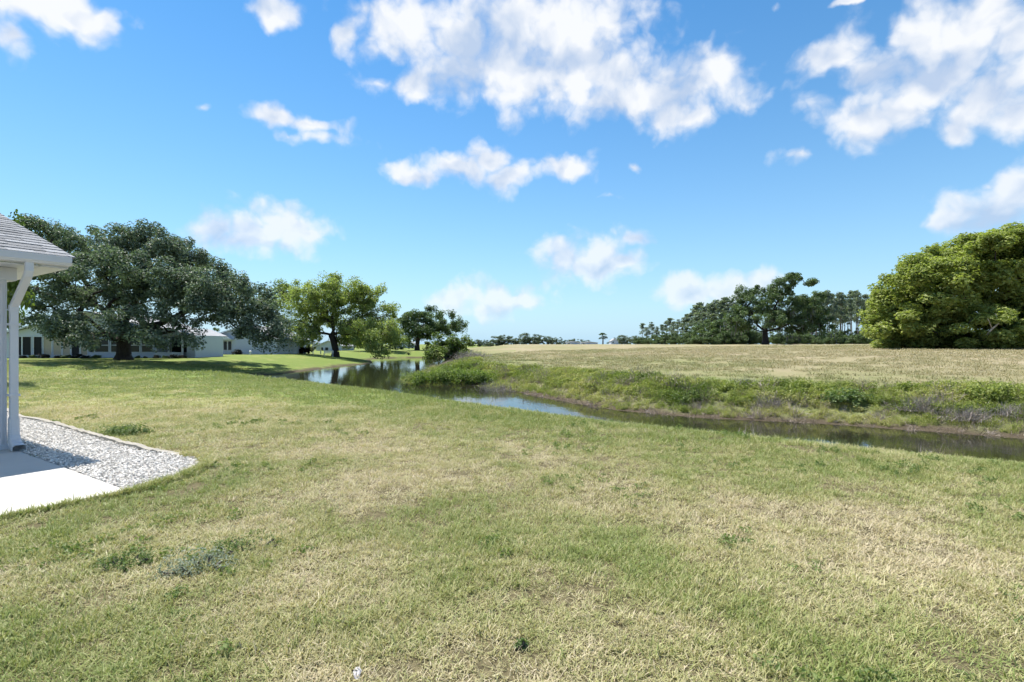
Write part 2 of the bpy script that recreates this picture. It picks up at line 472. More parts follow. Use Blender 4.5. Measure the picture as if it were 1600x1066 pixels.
def land(x, y):
    """height, distance to water, meadow weight"""
    x = np.asarray(x, float); y = np.asarray(y, float)
    s, bi = pond_sd(x, y)
    wob = (fbm2(x * .9, y * .9, 3, 3) - .5)
    meadow = (bi >= MEADOW_FIRST)
    # lawn side
    base_l = -.10 * sstep(3, 16, np.hypot(x, y)) + .12 * sstep(40, 60, y) - .45 * np.exp(-(((x + 30) / 9) ** 2 + ((y - 36) / 5) ** 2))
    wb = np.where((x < -10) & (y > 30), 5.5, 3.3) - 2.0 * sstep(40, 52, y) * (x < -10)
    t = np.clip(s / wb, 0, 1)
    west = sstep(40, 46, y) * (x < -10)
    tw = np.clip(s / 13.0, 0, 1)
    pf = (1 - (1 - t) ** 1.9) * (1 - west) + (1 - (1 - tw) ** 1.7) * west
    zl = ZW + (base_l - ZW) * pf
    # meadow side: mud strip, steep bank, field
    fld = -.22 + 1.78 * (1 - np.exp(-np.clip(s - 4, 0, None) / 38.0)) - .12 * sstep(150, 320, y)
    fld = fld - .55 * sstep(5, -12, x) * sstep(30, 100, y) * np.exp(-np.clip(x + 12, 0, None) / 20)
    tm = np.clip((s - 1.2) / 3.2, 0, 1)
    zm = np.where(s < 1.2, ZW + .16 * np.clip(s, 0, None) / 1.2, ZW + .16 + (fld - ZW - .16) * (1 - (1 - tm) ** 1.5))
    # far lawn merges with the field past the head of the pond
    wm = np.where(meadow, 1.0, 0.0)
    wm2 = sstep(-24, -8, x + 0 * y)
    far = sstep(104, 112, y)
    wm = wm * (1 - far) + wm2 * far
    wm = np.where((y > 112), wm2, wm)
    z = zl * (1 - wm) + zm * wm
    z = np.where((y > 98) & (x < -2), np.minimum(z, zl * .999 + .0) * (1 - sstep(-14, -2, x)) + z * sstep(-14, -2, x), z)
    z = np.where(s < 0, ZW + np.maximum(s * .28, -.9) - .02, z)
    amp = np.where(wm > .5, .10, .035) * sstep(0, 2, s)
    z = z + wob * amp + np.where(wm > .5, (fbm2(x * .25, y * .25, 8, 3) - .5) * .28 * sstep(3, 10, s), 0)
    return z, s, wm
def H(x, y):
    z, _, _ = land(np.array([float(x)]), np.array([float(y)]))
    return float(z[0])

W0 = np.array([-7.09, 7.27]); UA = np.array([.8387, -.5446]); VA = np.array([.5446, .8387])
def uv_of(x, y):
    return (x - W0[0]) * UA[0] + (y - W0[1]) * UA[1], (x - W0[0]) * VA[0] + (y - W0[1]) * VA[1]
EDGE = [(-16.5, 15.6), (-13.2, 13.0), (-10.1, 10.5), (-8.95, 9.85), (-8.0, 9.2), (-7.2, 8.62), (-6.45, 8.10), (-5.75, 7.62), (-5.05, 7.18), (-4.5, 6.95)]
GRAVEL = EDGE + [(-4.06, 6.74), (-3.82, 6.3), (-3.78, 5.8), (-3.88, 5.25), tuple(W0 + 3.76 * UA), tuple(W0 - 6 * UA)]
def in_poly(x, y, poly):
    ins = np.zeros(np.shape(x), bool); n = len(poly)
    for i in range(n):
        a = poly[i]; b = poly[(i + 1) % n]
        ins ^= ((a[1] > y) != (b[1] > y)) & (x < (b[0] - a[0]) * (y - a[1]) / (b[1] - a[1] + 1e-12) + a[0])
    return ins
def in_patio(x, y, m=0.0):
    u, v = uv_of(x, y)
    return (u < 3.77 + m) & (v < 0.0 + m) & (v > -9) & (u > -8)

def bl(x, y, px, py, rx, ry, k=1.0):
    """soft spot of grass colour, centred on the ground where the photograph shows it"""
    d = EYE * FPX / (py - HOR); cx = (px - 800) / FPX * d
    hx = rx / FPX * d; hy = max(ry, 4) / FPX * d * d / EYE
    return k * np.exp(-(((x - cx) / hx) ** 2 + ((y - d) / hy) ** 2))
def dryness(x, y, s):
    """0 fresh green .. 1 dry straw, for the lawn"""
    n = fbm2(x * .55 + 4, y * .55, 21, 4, .55) - .5
    n2 = fbm2(x * 2.2, y * 2.2, 31, 3) - .5
    d = .44 + n * .75 + n2 * .85
    d += bl(x, y, 560, 690, 150, 30, .30) + bl(x, y, 780, 760, 170, 26, .26) + bl(x, y, 1380, 860, 260, 110, .30) + bl(x, y, 1250, 790, 180, 18, .26)
    d += bl(x, y, 800, 1010, 420, 70, .16) + bl(x, y, 480, 930, 120, 60, .12) + bl(x, y, 1480, 760, 160, 16, .2)
    d -= bl(x, y, 700, 820, 160, 60, .34) + bl(x, y, 1010, 880, 130, 80, .26) + bl(x, y, 230, 800, 200, 60, .28) + bl(x, y, 100, 1000, 170, 80, .30) + bl(x, y, 1150, 960, 90, 40, .1)
    d -= .42 * np.exp(-((s - 4.0) / 2.2) ** 2)
    d -= .22 * sstep(11, 20, y) + .12 * sstep(30, 45, y)
    d += .10 * sstep(8, 11, y) * sstep(16, 12, y)
    return np.clip(d, 0, 1)
def field_dry(x, y, s):
    n = fbm2(x * .09, y * .09, 51, 4, .55) - .5
    n2 = fbm2(x * .5, y * .5, 61, 3) - .5
    d = .66 + n * 1.2 + n2 * .5 - .55 * np.exp(-(np.clip(s, 0, None) / 7.0) ** 2) - .3 * sstep(4, -6, x) * sstep(20, 40, y)
    return np.clip(d, 0, 1)

def ground_mat(name, cols, mud=True):
    m, nt, N, L = new_mat(name)
    out = N('ShaderNodeOutputMaterial'); b = N('ShaderNodeBsdfPrincipled'); setin(b, Roughness=.95); b.inputs['Specular IOR Level'].default_value = .1
    at = N('ShaderNodeAttribute'); at.attribute_name = 'dry'
    geo = N('ShaderNodeNewGeometry')
    def noise(sc, det=5.0, ro=.65):
        n = N('ShaderNodeTexNoise'); setin(n, Scale=sc, Detail=det, Roughness=ro); L(geo.outputs['Position'], n.inputs['Vector']); return n.outputs['Fac']
    def mth(op, a, b_=None, c=None):
        n = N('ShaderNodeMath'); n.operation = op
        for i, v in enumerate((a, b_, c)):
            if v is None: continue
            if isinstance(v, (int, float)): n.inputs[i].default_value = v
            else: L(v, n.inputs[i])
        return n.outputs[0]
    f = noise(22.0, 4.0, .75); g = noise(3.2, 5.0); h_ = noise(.55, 6.0, .7)
    v = mth('ADD', at.outputs['Fac'], mth('ADD', mth('MULTIPLY_ADD', f, .9, -.45), mth('ADD', mth('MULTIPLY_ADD', g, .5, -.25), mth('MULTIPLY_ADD', h_, .9, -.45))))
    r = N('ShaderNodeValToRGB'); L(v, r.inputs[0])
    els = r.color_ramp.elements
    els[0].position = 0; els[0].color = rgba(cols[0]); els[1].position = 1; els[1].color = rgba(cols[2])
    e = els.new(.5); e.color = rgba(cols[1])
    col = r.outputs[0]
    ab = N('ShaderNodeAttribute'); ab.attribute_name = 'thatch'
    th = N('ShaderNodeMix'); th.data_type = 'RGBA'; L(ab.outputs['Fac'], th.inputs[0]); L(col, th.inputs[6])
    rt = N('ShaderNodeValToRGB'); L(f, rt.inputs[0])
    rt.color_ramp.elements[0].position = .3; rt.color_ramp.elements[0].color = (.050, .042, .024, 1)
    rt.color_ramp.elements[1].position = .7; rt.color_ramp.elements[1].color = (.190, .165, .090, 1)
    L(rt.outputs[0], th.inputs[7]); col = th.outputs[2]
    if mud:
        am = N('ShaderNodeAttribute'); am.attribute_name = 'mud'
        mx = N('ShaderNodeMix'); mx.data_type = 'RGBA'; L(am.outputs['Fac'], mx.inputs[0]); L(col, mx.inputs[6])
        rm = N('ShaderNodeValToRGB'); L(f, rm.inputs[0])
        rm.color_ramp.elements[0].position = .35; rm.color_ramp.elements[0].color = (.040, .032, .021, 1)
        rm.color_ramp.elements[1].position = .65; rm.color_ramp.elements[1].color = (.125, .100, .068, 1)
        L(rm.outputs[0], mx.inputs[7]); col = mx.outputs[2]
    L(col, b.inputs['Base Color'])
    bp = N('ShaderNodeBump'); setin(bp, Strength=.6, Distance=.04); L(mth('ADD', f, g), bp.inputs['Height']); L(bp.outputs[0], b.inputs['Normal'])
    L(b.outputs[0], out.inputs[0])
    return m

def build_ground():
    ang = np.concatenate([np.linspace(-180, -62, 60, endpoint=False), np.linspace(-62, 62, 620, endpoint=False), np.linspace(62, 180, 60, endpoint=False)])
    ang = np.radians(ang)
    rad = np.concatenate([[.4], np.geomspace(1.0, 170, 330), np.geomspace(180, 6000, 26)])
    A, R = np.meshgrid(ang, rad)
    X = R * np.sin(A); Y = R * np.cos(A)
    z, s, wm = land(X.ravel(), Y.ravel())
    z = z.reshape(X.shape); s = s.reshape(X.shape); wm = wm.reshape(X.shape)
    far = sstep(330, 800, R)
    z = z * (1 - far) + 1.0 * far
    ex = np.hypot(X, Y)
    pat = in_patio(X, Y, -.05) | in_poly(X, Y, GRAVEL)
    z = np.where(pat, z - .07, z)
    na = len(ang); nr = len(rad)
    idx = np.arange(nr * na).reshape(nr, na)
    q = np.stack([idx[:-1, :], idx[1:, :], np.roll(idx, -1, 1)[1:, :], np.roll(idx, -1, 1)[:-1, :]], -1).reshape(-1, 4)
    q = q[:, ::-1]
    q = np.concatenate([q])
    verts = np.stack([X, Y, z], -1).reshape(-1, 3)
    dl = dryness(X.ravel(), Y.ravel(), s.ravel()); df = field_dry(X.ravel(), Y.ravel(), s.ravel())
    w = wm.ravel(); sf = s.ravel(); yy = Y.ravel(); xx = X.ravel()
    mudn = fbm2(xx * .8, yy * .8, 71, 3)
    mud_m = sstep(1.5, .5, sf + (mudn - .5) * 1.4)
    mud_l = np.where((yy > 38) & (xx < -10), sstep(1.5, .2, sf + (mudn - .5) * 2.2), sstep(.45, .1, sf + (mudn - .5) * .7))
    mud = np.where(sf < 0, 1, np.where(w > .5, mud_m, mud_l))
    side = (w.reshape(nr, na)[:-1, :] > .5).ravel()
    # water floor belongs to the side its nearest shore is on
    for name, sel, dry, mat in (('lawn', ~side, dl, ground_mat('lawn_turf', [(.140, .190, .046), (.230, .240, .085), (.31, .285, .15)])),
                                ('meadow', side, df, ground_mat('dry_field', [(.160, .182, .072), (.232, .215, .115), (.285, .240, .158)]))):
        f = q[sel]
        used = np.unique(f); remap = -np.ones(len(verts), int); remap[used] = np.arange(len(used))
        me = mesh_np(name, verts[used], remap[f], True, {'dry': dry[used], 'mud': mud[used], 'thatch': (sstep(17, 9, np.hypot(xx, yy)) * (w < .5))[used]})
        o = link(name, me, mat); tag(o, kind='structure')
build_ground()

def water_mat():
    m, nt, N, L = new_mat('pond_surface')
    out = N('ShaderNodeOutputMaterial'); b = N('ShaderNodeBsdfPrincipled')
    setin(b, Roughness=.035, IOR=1.333); b.inputs['Specular IOR Level'].default_value = .5
    b.inputs['Base Color'].default_value = (.020, .020, .012, 1)
    geo = N('ShaderNodeNewGeometry')
    mp = N('ShaderNodeMapping'); mp.inputs['Scale'].default_value = (1.0, .55, 1); L(geo.outputs['Position'], mp.inputs[0])
    n = N('ShaderNodeTexNoise'); setin(n, Scale=2.2, Detail=4.0, Roughness=.6); L(mp.outputs[0], n.inputs['Vector'])
    n2 = N('ShaderNodeTexNoise'); setin(n2, Scale=.12, Detail=2.0); L(geo.outputs['Position'], n2.inputs['Vector'])
    mm = N('ShaderNodeMath'); mm.operation = 'MULTIPLY'; L(n.outputs['Fac'], mm.inputs[0]); L(n2.outputs['Fac'], mm.inputs[1])
    bp = N('ShaderNodeBump'); setin(bp, Strength=.22, Distance=.05); L(mm.outputs[0], bp.inputs['Height']); L(bp.outputs[0], b.inputs['Normal'])
    L(b.outputs[0], out.inputs[0])
    return m
def build_water():
    c = SHORE.mean(0)
    mb = MB()
    # the pond's own outline, pushed a little under the banks
    n = len(SHORE); pts = []
    for i in range(n):
        a = SHORE[i - 1]; b = SHORE[(i + 1) % n]; t = b - a; t = t / np.linalg.norm(t)
        nrm = np.array([-t[1], t[0]])
        q = SHORE[i] + nrm * 1.1
        if pond_sd(np.array([q[0]]), np.array([q[1]]))[0][0] < 0: q = SHORE[i] - nrm * 1.1
        pts.append((q[0], q[1], ZW))
    from mathutils.geometry import tessellate_polygon
    tris = tessellate_polygon([[Vector(p) for p in pts]])
    fs = []
    for t in tris:
        a, b2, c2 = [Vector(pts[i]) for i in t]
        fs.append(tuple(t) if (b2 - a).cross(c2 - a).z > 0 else tuple(reversed(t)))
    mb.add(pts, fs)
    tag(mb.build('pond_water', water_mat()), kind='structure')
build_water()

# ------------------------------------------------------------------ foliage tools
def rand_dirs(rng, n):
    v = rng.normal(size=(n, 3)); return v / np.linalg.norm(v, axis=1, keepdims=True)
def leaf_cards(cent, nrm, size, rng, aspect=.62, fold=.18):
    """small four-sided leaves, each with its own tilt"""
    n = len(cent)
    t = np.cross(nrm, rand_dirs(rng, n)); t /= np.linalg.norm(t, axis=1, keepdims=True) + 1e-9
    b = np.cross(nrm, t)
    sz = (size * rng.uniform(.6, 1.35, n))[:, None]
    v0 = cent - t * sz * .5; v2 = cent + t * sz * .5
    v1 = cent + b * sz * .5 * aspect + nrm * sz * fold; v3 = cent - b * sz * .5 * aspect + nrm * sz * fold
    verts = np.stack([v0, v1, v2, v3], 1).reshape(-1, 3)
    faces = np.arange(4 * n).reshape(n, 4)
    return verts, faces

def tubes_np(segs, n=6):
    """segs: list of (p0, p1, r0, r1)"""
    p0 = np.array([s[0] for s in segs]); p1 = np.array([s[1] for s in segs]); r0 = np.array([s[2] for s in segs]); r1 = np.array([s[3] for s in segs])
    t = p1 - p0; t = t / (np.linalg.norm(t, axis=1, keepdims=True) + 1e-9)
    ref = np.where(np.abs(t[:, 2:3]) < .9, np.array([[0, 0, 1.]]), np.array([[1., 0, 0]]))
    a = np.cross(t, ref); a /= np.linalg.norm(a, axis=1, keepdims=True); b = np.cross(t, a)
    k = np.arange(n) * 2 * np.pi / n
    ring = a[:, None, :] * np.cos(k)[None, :, None] + b[:, None, :] * np.sin(k)[None, :, None]
    v = np.concatenate([p0[:, None] + ring * r0[:, None, None], p1[:, None] + ring * r1[:, None, None]], 1).reshape(-1, 3)
    base = (np.arange(len(segs)) * 2 * n)[:, None]
    i = np.arange(n); j = (i + 1) % n
    f = np.stack([base + i, base + j, base + n + j, base + n + i], -1).reshape(-1, 4)
    return v, f

def grow(root_pts, root_r, clumps, rng, wander=.10, pref=.15, tipr=.03, power=.46, nseg=4, sag=0.0, limbs=()):
    """limbs from the trunk polyline(s) out to every leaf clump"""
    nodes = [np.array(p, float) for p in root_pts]; par = [-1] + list(range(len(root_pts) - 1)); plen = [0.0]
    for i in range(1, len(nodes)): plen.append(plen[-1] + np.linalg.norm(nodes[i] - nodes[i - 1]))
    n_root = len(nodes); fork = nodes[-1]
    for lb in limbs:                           # main limbs leaving the fork
        prev = n_root - 1
        for q in lb:
            q = np.array(q, float); steps = 3
            p_ = nodes[prev].copy()
            for j in range(1, steps + 1):
                nodes.append(p_ + (q - p_) * j / steps + rng.normal(size=3) * .12 * (j < steps)); par.append(prev); plen.append(plen[prev] + np.linalg.norm(q - p_) / steps); prev = len(nodes) - 1
    order = np.argsort(np.linalg.norm(clumps - fork, axis=1))
    weight = [0.0] * len(nodes)
    arr = np.array(nodes)
    for ci in order:
        c = clumps[ci]
        cand = arr[n_root - 1:] if n_root > 1 else arr
        d = np.linalg.norm(cand - c, axis=1) + pref * np.array(plen[n_root - 1:])
        k = int(np.argmin(d)) + n_root - 1
        p = nodes[k]; L_ = np.linalg.norm(c - p)
        prev = k
        off = rng.normal(size=3) * wander * L_
        off2 = rng.normal(size=3) * wander * L_
        for j in range(1, nseg + 1):
            t = j / nseg
            q = p + (c - p) * t + off * math.sin(math.pi * t) + off2 * math.sin(2 * math.pi * t) * .6 + np.array([0, 0, 1]) * math.sin(math.pi * t) * (.12 * L_ - sag)
            nodes.append(q); par.append(prev); plen.append(plen[prev] + L_ / nseg); weight.append(0.0)
            prev = len(nodes) - 1
        weight[prev] = 1.0
        arr = np.array(nodes)
    wsum = list(weight)
    for i in range(len(nodes) - 1, 0, -1): wsum[par[i]] += wsum[i]
    tot = max(wsum[n_root - 1], 1)
    segs = []
    rad = lambda i: max(tipr * max(wsum[i], 1) ** power, tipr)
    scale = min(1.0, root_r[-1] * .85 / rad(n_root - 1))
    for i in range(1, len(nodes)):
        if i < n_root: segs.append((nodes[par[i]], nodes[i], root_r[par[i]], root_r[i]))
        else:
            r1 = max(rad(i) * scale, tipr * .6)
            r0 = r1 if par[i] < n_root else max(min(rad(par[i]) * scale, r1 * 1.6), tipr * .6)
            segs.append((nodes[par[i]], nodes[i], r0, r1))
    return segs

def crown_clumps(lobes, n, rng, shell=.55):
    """lobes: (x, y, z, rx, ry, rz); returns clump centres and the lobe of each"""
    vol = np.array([(l[3] * l[4] * l[5]) ** .62 for l in lobes]); vol /= vol.sum()
    li = rng.choice(len(lobes), n, p=vol)
    d = rand_dirs(rng, n)
    r = np.where(rng.random(n) < shell, rng.uniform(.78, 1.0, n), rng.random(n) ** (1 / 3.) * .85)
    Lb = np.array(lobes)[li]
    return Lb[:, :3] + d * r[:, None] * Lb[:, 3:6], li

def clump_leaves(cl, cr, per, size, rng, flat=.7, up=.85, rnd=.55, tvar=.5):
    n = len(cl)
    cnt = per
    ci = np.repeat(np.arange(n), cnt)
    d = rand_dirs(rng, n * cnt)
    r = rng.random(n * cnt) ** .42
    rad = (cr * rng.uniform(.65, 1.3, n))[ci]
    sq = rng.uniform(.75, 1.3, (n, 3))[ci]
    pos = cl[ci] + d * (r * rad)[:, None] * sq * np.array([1, 1, flat])
    nr = d * r[:, None] + np.array([0, 0, up]) + rng.normal(size=d.shape) * rnd
    nr /= np.linalg.norm(nr, axis=1, keepdims=True)
    v, f = leaf_cards(pos, nr, np.full(len(pos), size), rng)
    tint = np.clip(rng.random(n)[ci] * tvar + rng.random(n * cnt) * (1 - tvar), 0, 1)
    return v, f, np.repeat(tint, 4)

def tree(name, label, cat, base, lobes, n_cl, cr, per, size, trunk_pts, trunk_r, bark, leaf, seed, group=None, shell=.55, flat=.7, tipr=.03,
         power=.46, min_z=None, wander=.10, crown_name='crown', tvar=.5, up=.9, limbs=()):
    rng = np.random.default_rng(seed)
    root = empty(name, (base[0], base[1], base[2]), 0, label, cat, group)
    o = np.array(base, float)
    cl, li = crown_clumps(lobes, n_cl, rng, shell)
    if min_z is not None: cl[:, 2] = np.maximum(cl[:, 2], min_z)
    segs = grow(np.array(trunk_pts), trunk_r, cl, rng, tipr=tipr, power=power, wander=wander, limbs=limbs)
    v, f = tubes_np(segs, 7)
    link('trunk', mesh_np('trunk', v - o, f, True), bark, root)
    v, f, t = clump_leaves(cl, cr, per, size, rng, flat, tvar=tvar, up=up)
    link(crown_name, mesh_np(crown_name, v - o, f, False, {'tint': t}), leaf, root)
    return root, cl

def px_lobes(ls, d, ry_default=4.0, dy=3.0, seed=0, flat_depth=None):
    rr = random.Random(seed); out = []
    k = d / FPX
    for l in ls:
        px, py, rx, ry = l[:4]
        off = l[4] if len(l) > 4 else rr.uniform(-dy, dy)
        p = P(px, py, d + off)
        s = (d + off) / FPX
        out.append((p[0], p[1], p[2], rx * s, l[5] if len(l) > 5 else max(rx, ry) * s * 1.15, ry * s))
    return out

# ------------------------------------------------------------------ trees
def gz(px, d): return H((px - 800) / FPX * d, d)
def at(px, d, z=None):
    x = (px - 800) / FPX * d
    return (x, d, H(x, d) if z is None else z)

# spreading dark oak in front of the white house
D = 50.0
b = at(192, D)
lob = px_lobes([(62, 362, 26, 20), (88, 388, 42, 30), (140, 385, 48, 30), (175, 368, 32, 22), (205, 385, 46, 32), (245, 385, 46, 32), (285, 405, 42, 30), (318, 432, 40, 30),
                (130, 430, 60, 38, -4), (190, 430, 60, 40, -5), (250, 440, 60, 38, -4), (300, 455, 45, 32, -3), (60, 425, 34, 26), (48, 462, 34, 18, 2),
                (95, 470, 46, 22, -4), (105, 512, 42, 22, -6), (78, 500, 38, 14, -4), (128, 535, 24, 10, -7), (228, 490, 46, 24, -6), (280, 505, 34, 26, -6), (262, 530, 36, 18, -7), (300, 530, 14, 16, -7),
                (345, 455, 42, 32), (385, 468, 42, 26), (415, 478, 32, 28), (365, 492, 48, 26, -3), (410, 505, 36, 26, -3), (330, 480, 44, 26, -4), (428, 532, 16, 18, -3), (395, 525, 30, 12, -2), (150, 470, 40, 25, 5), (230, 460, 60, 30, 6), (160, 505, 30, 18, -5), (215, 515, 30, 12, -5)], D, dy=5, seed=1)
tp = [(b[0], D, b[2] - .3), (b[0] + .05, D, b[2] + .5), (b[0] + .05, D, b[2] + 1.5), (b[0], D, b[2] + 2.5)]
oak, oak_cl = tree('oak_tree', 'huge spreading dark green oak shading the lawn before the white house', 'tree', b, lob, 560, .86, 205, .235,
                   tp, [1.05, .66, .60, .66], M['bark_oak'], M['leaf_oak'], 5, tipr=.045, power=.48, shell=.6, flat=.8, wander=.12, tvar=.25,
                   limbs=[[P(168, 522, 50), P(125, 490, 49), P(80, 462, 48), P(48, 452, 48)], [P(175, 505, 51), P(145, 460, 52), P(110, 410, 52), P(80, 380, 52)], [P(200, 495, 50), P(218, 445, 51), P(232, 400, 51)],
                          [P(218, 520, 49), P(262, 500, 48), P(315, 478, 48), P(370, 478, 49), P(415, 490, 49)], [P(212, 528, 48), P(262, 519, 46), P(292, 514, 45)], [P(175, 530, 48), P(130, 515, 46), P(85, 503, 46)]])

# paler open tree by the water
D = 80.0
b = at(520, D)
lob = px_lobes([(462, 458, 30, 24), (445, 452, 16, 16), (505, 452, 26, 20), (545, 448, 26, 17), (520, 440, 14, 10), (585, 470, 28, 24), (600, 490, 20, 26), (490, 478, 40, 24), (545, 485, 40, 26), (478, 505, 36, 24),
                (520, 510, 46, 22), (565, 515, 40, 24, -3), (595, 525, 28, 26, -5), (592, 548, 10, 10, -6), (460, 525, 22, 16), (440, 480, 16, 24), (505, 470, 52, 28), (560, 468, 34, 22), (452, 503, 26, 22), (550, 530, 26, 14, 3), (608, 510, 12, 18, -3)], D, dy=4, seed=2)
tp = [(b[0] + .4, D, b[2] - .2), (b[0] + .5, D, b[2] + .8), (b[0] + .2, D, b[2] + 2.2), (b[0] - .2, D, b[2] + 3.4)]
tree('shade_tree', 'pale green open-crowned tree on the grassy point beside the pond', 'tree', b, lob, 350, .95, 150, .29,
     tp, [.75, .52, .48, .5], M['bark_oak'], M['leaf_light'], 6, tipr=.05, power=.48, shell=.5, flat=.8, wander=.14,
     limbs=[[P(500, 520, 80), P(482, 495, 80), P(462, 468, 79), P(448, 455, 79)], [P(520, 505, 80), P(524, 475, 80), P(512, 448, 80)], [P(545, 515, 80), P(562, 485, 80), P(580, 462, 80)], [P(548, 522, 79), P(580, 500, 77), P(602, 492, 77)]])
# trees behind it
D = 112.0
b = at(597, D)
lob = px_lobes([(560, 520, 24, 16), (580, 515, 26, 18), (600, 520, 26, 18), (575, 532, 30, 10), (612, 530, 20, 10)], D, dy=3, seed=3)
tree('leafy_tree', 'rounded green tree standing low behind the pale open-crowned tree', 'tree', b, lob, 110, 1.2, 120, .40,
     [(b[0], D, b[2] - .2), (b[0], D, b[2] + 1.6)], [.35, .3], M['bark_grey'], M['leaf_light'], 7, tipr=.05)
D = 125.0
b = at(652, D)
lob = px_lobes([(630, 510, 16, 13), (648, 503, 22, 16), (670, 492, 22, 11), (660, 512, 30, 13), (690, 502, 20, 12), (700, 512, 22, 12), (716, 510, 11, 14), (640, 523, 22, 12), (680, 522, 32, 10), (705, 492, 4, 4), (689, 486, 4, 4)], D, dy=4, seed=4)
tree('broad_oak', 'dark broad oak with a short trunk at the far end of the pond', 'tree', b, lob, 150, 1.1, 130, .40,
     [(b[0], D, b[2] - .2), (b[0], D, b[2] + 1.3), (b[0] + .2, D, b[2] + 2.6)], [.75, .55, .5], M['bark_oak'], M['leaf_dark'], 8, tipr=.06, shell=.6)
# big rounded tree cut by the right edge of the picture
D = 55.0
b = at(1590, D)
lob = px_lobes([(1480, 470, 80, 62), (1550, 440, 100, 72), (1640, 430, 110, 72), (1430, 500, 48, 44), (1400, 520, 30, 30), (1600, 500, 140, 50), (1500, 515, 80, 34), (1700, 480, 110, 80), (1420, 540, 40, 12), (1470, 430, 46, 36),
                (1530, 400, 60, 32), (1610, 380, 70, 26), (1385, 545, 16, 8), (1445, 452, 62, 55), (1408, 492, 44, 50), (1485, 418, 58, 40), (1560, 395, 60, 34), (1390, 510, 24, 34), (1540, 540, 80, 12), (1660, 535, 120, 18)], D, dy=3, seed=5)
root, cl = tree('dome_tree', 'great dome of yellow-green foliage reaching the ground at the picture edge', 'tree', b, lob, 1250, .98, 195, .34,
     [(b[0], D, b[2] - .2), (b[0], D, b[2] + 1.0), (b[0], D, b[2] + 2.2)], [.9, .7, .65], M['bark_oak'], M['leaf_camphor'], 9, shell=.88, flat=.62, tipr=.05, tvar=.35, up=1.3,
     min_z=b[2] + .35)
mb = MB(); o = np.array(b)
q = [P(1540, 526, 48.0), P(1550, 514, 47.4), P(1562, 504, 47.2), P(1572, 498, 47.0)]
mb.tube([p - o for p in q], [.10, .08, .06, .03], 6)
mb.tube([q[1] - o, P(1546, 503, 47.2) - o, P(1543, 498, 47.0) - o], [.05, .035, .02], 5)
mb.tube([q[2] - o, P(1558, 496, 47.2) - o, P(1556, 490, 47.0) - o], [.05, .035, .02], 5)
tag(mb.build('dead_branch', M['dead'], root, True), 'bare pale branch showing in the shade of the foliage')

# moss-hung oak in the field
D = 132.0
b = at(1196, D)
lob = px_lobes([(1156, 458, 13, 11), (1162, 470, 18, 15), (1175, 480, 24, 18), (1220, 450, 20, 14), (1240, 436, 22, 9), (1258, 440, 14, 7), (1215, 470, 34, 24), (1240, 485, 36, 22), (1262, 470, 20, 12), (1285, 462, 12, 7), (1185, 500, 40, 18),
                (1235, 505, 40, 18), (1270, 495, 22, 18), (1285, 505, 16, 14), (1150, 500, 22, 18), (1184, 456, 12, 10), (1290, 515, 14, 8)], D, dy=4, seed=6)
root, cl = tree('mossy_oak', 'tall spreading oak hung with grey moss at the edge of the field', 'tree', b, lob, 340, 1.2, 120, .46,
     [(b[0], D, b[2] - .3), (b[0], D, b[2] + 1.8), (b[0] - .1, D, b[2] + 2.6), (b[0], D, b[2] + 3.2)], [1.0, .72, .66, .66], M['bark_oak'], M['leaf_dark'], 10, tipr=.07, power=.47, shell=.55, wander=.12,
     limbs=[[P(1183, 508, 132), P(1172, 484, 132), P(1160, 464, 132)], [P(1203, 500, 132), P(1216, 470, 132), P(1236, 444, 132)], [P(1214, 514, 131), P(1245, 500, 130), P(1272, 492, 130)], [P(1180, 515, 131), P(1152, 502, 130)]])
rng = np.random.default_rng(4)
low = cl[(cl[:, 2] < b[2] + 10)]
low = low[rng.choice(len(low), 40)]
pos = np.repeat(low, 10, 0) + rng.normal(size=(400, 3)) * np.array([.7, .7, .5]) - np.array([0, 0, 1.3])
n = len(pos); a = rng.uniform(0, 6.28, n); w = rng.uniform(.06, .16, n); h = rng.uniform(.5, 1.5, n)
t = np.stack([np.cos(a), np.sin(a), 0 * a], -1)
v = np.stack([pos - t * w[:, None], pos + t * w[:, None], pos + t * w[:, None] * .3 - np.stack([0 * h, 0 * h, h], -1), pos - t * w[:, None] * .3 - np.stack([0 * h, 0 * h, h], -1)], 1).reshape(-1, 3)
tag(link('moss', mesh_np('moss', v - np.array(b), np.arange(4 * n).reshape(n, 4), False, {'tint': np.repeat(rng.random(n), 4)}), M['moss'], root), kind='stuff')

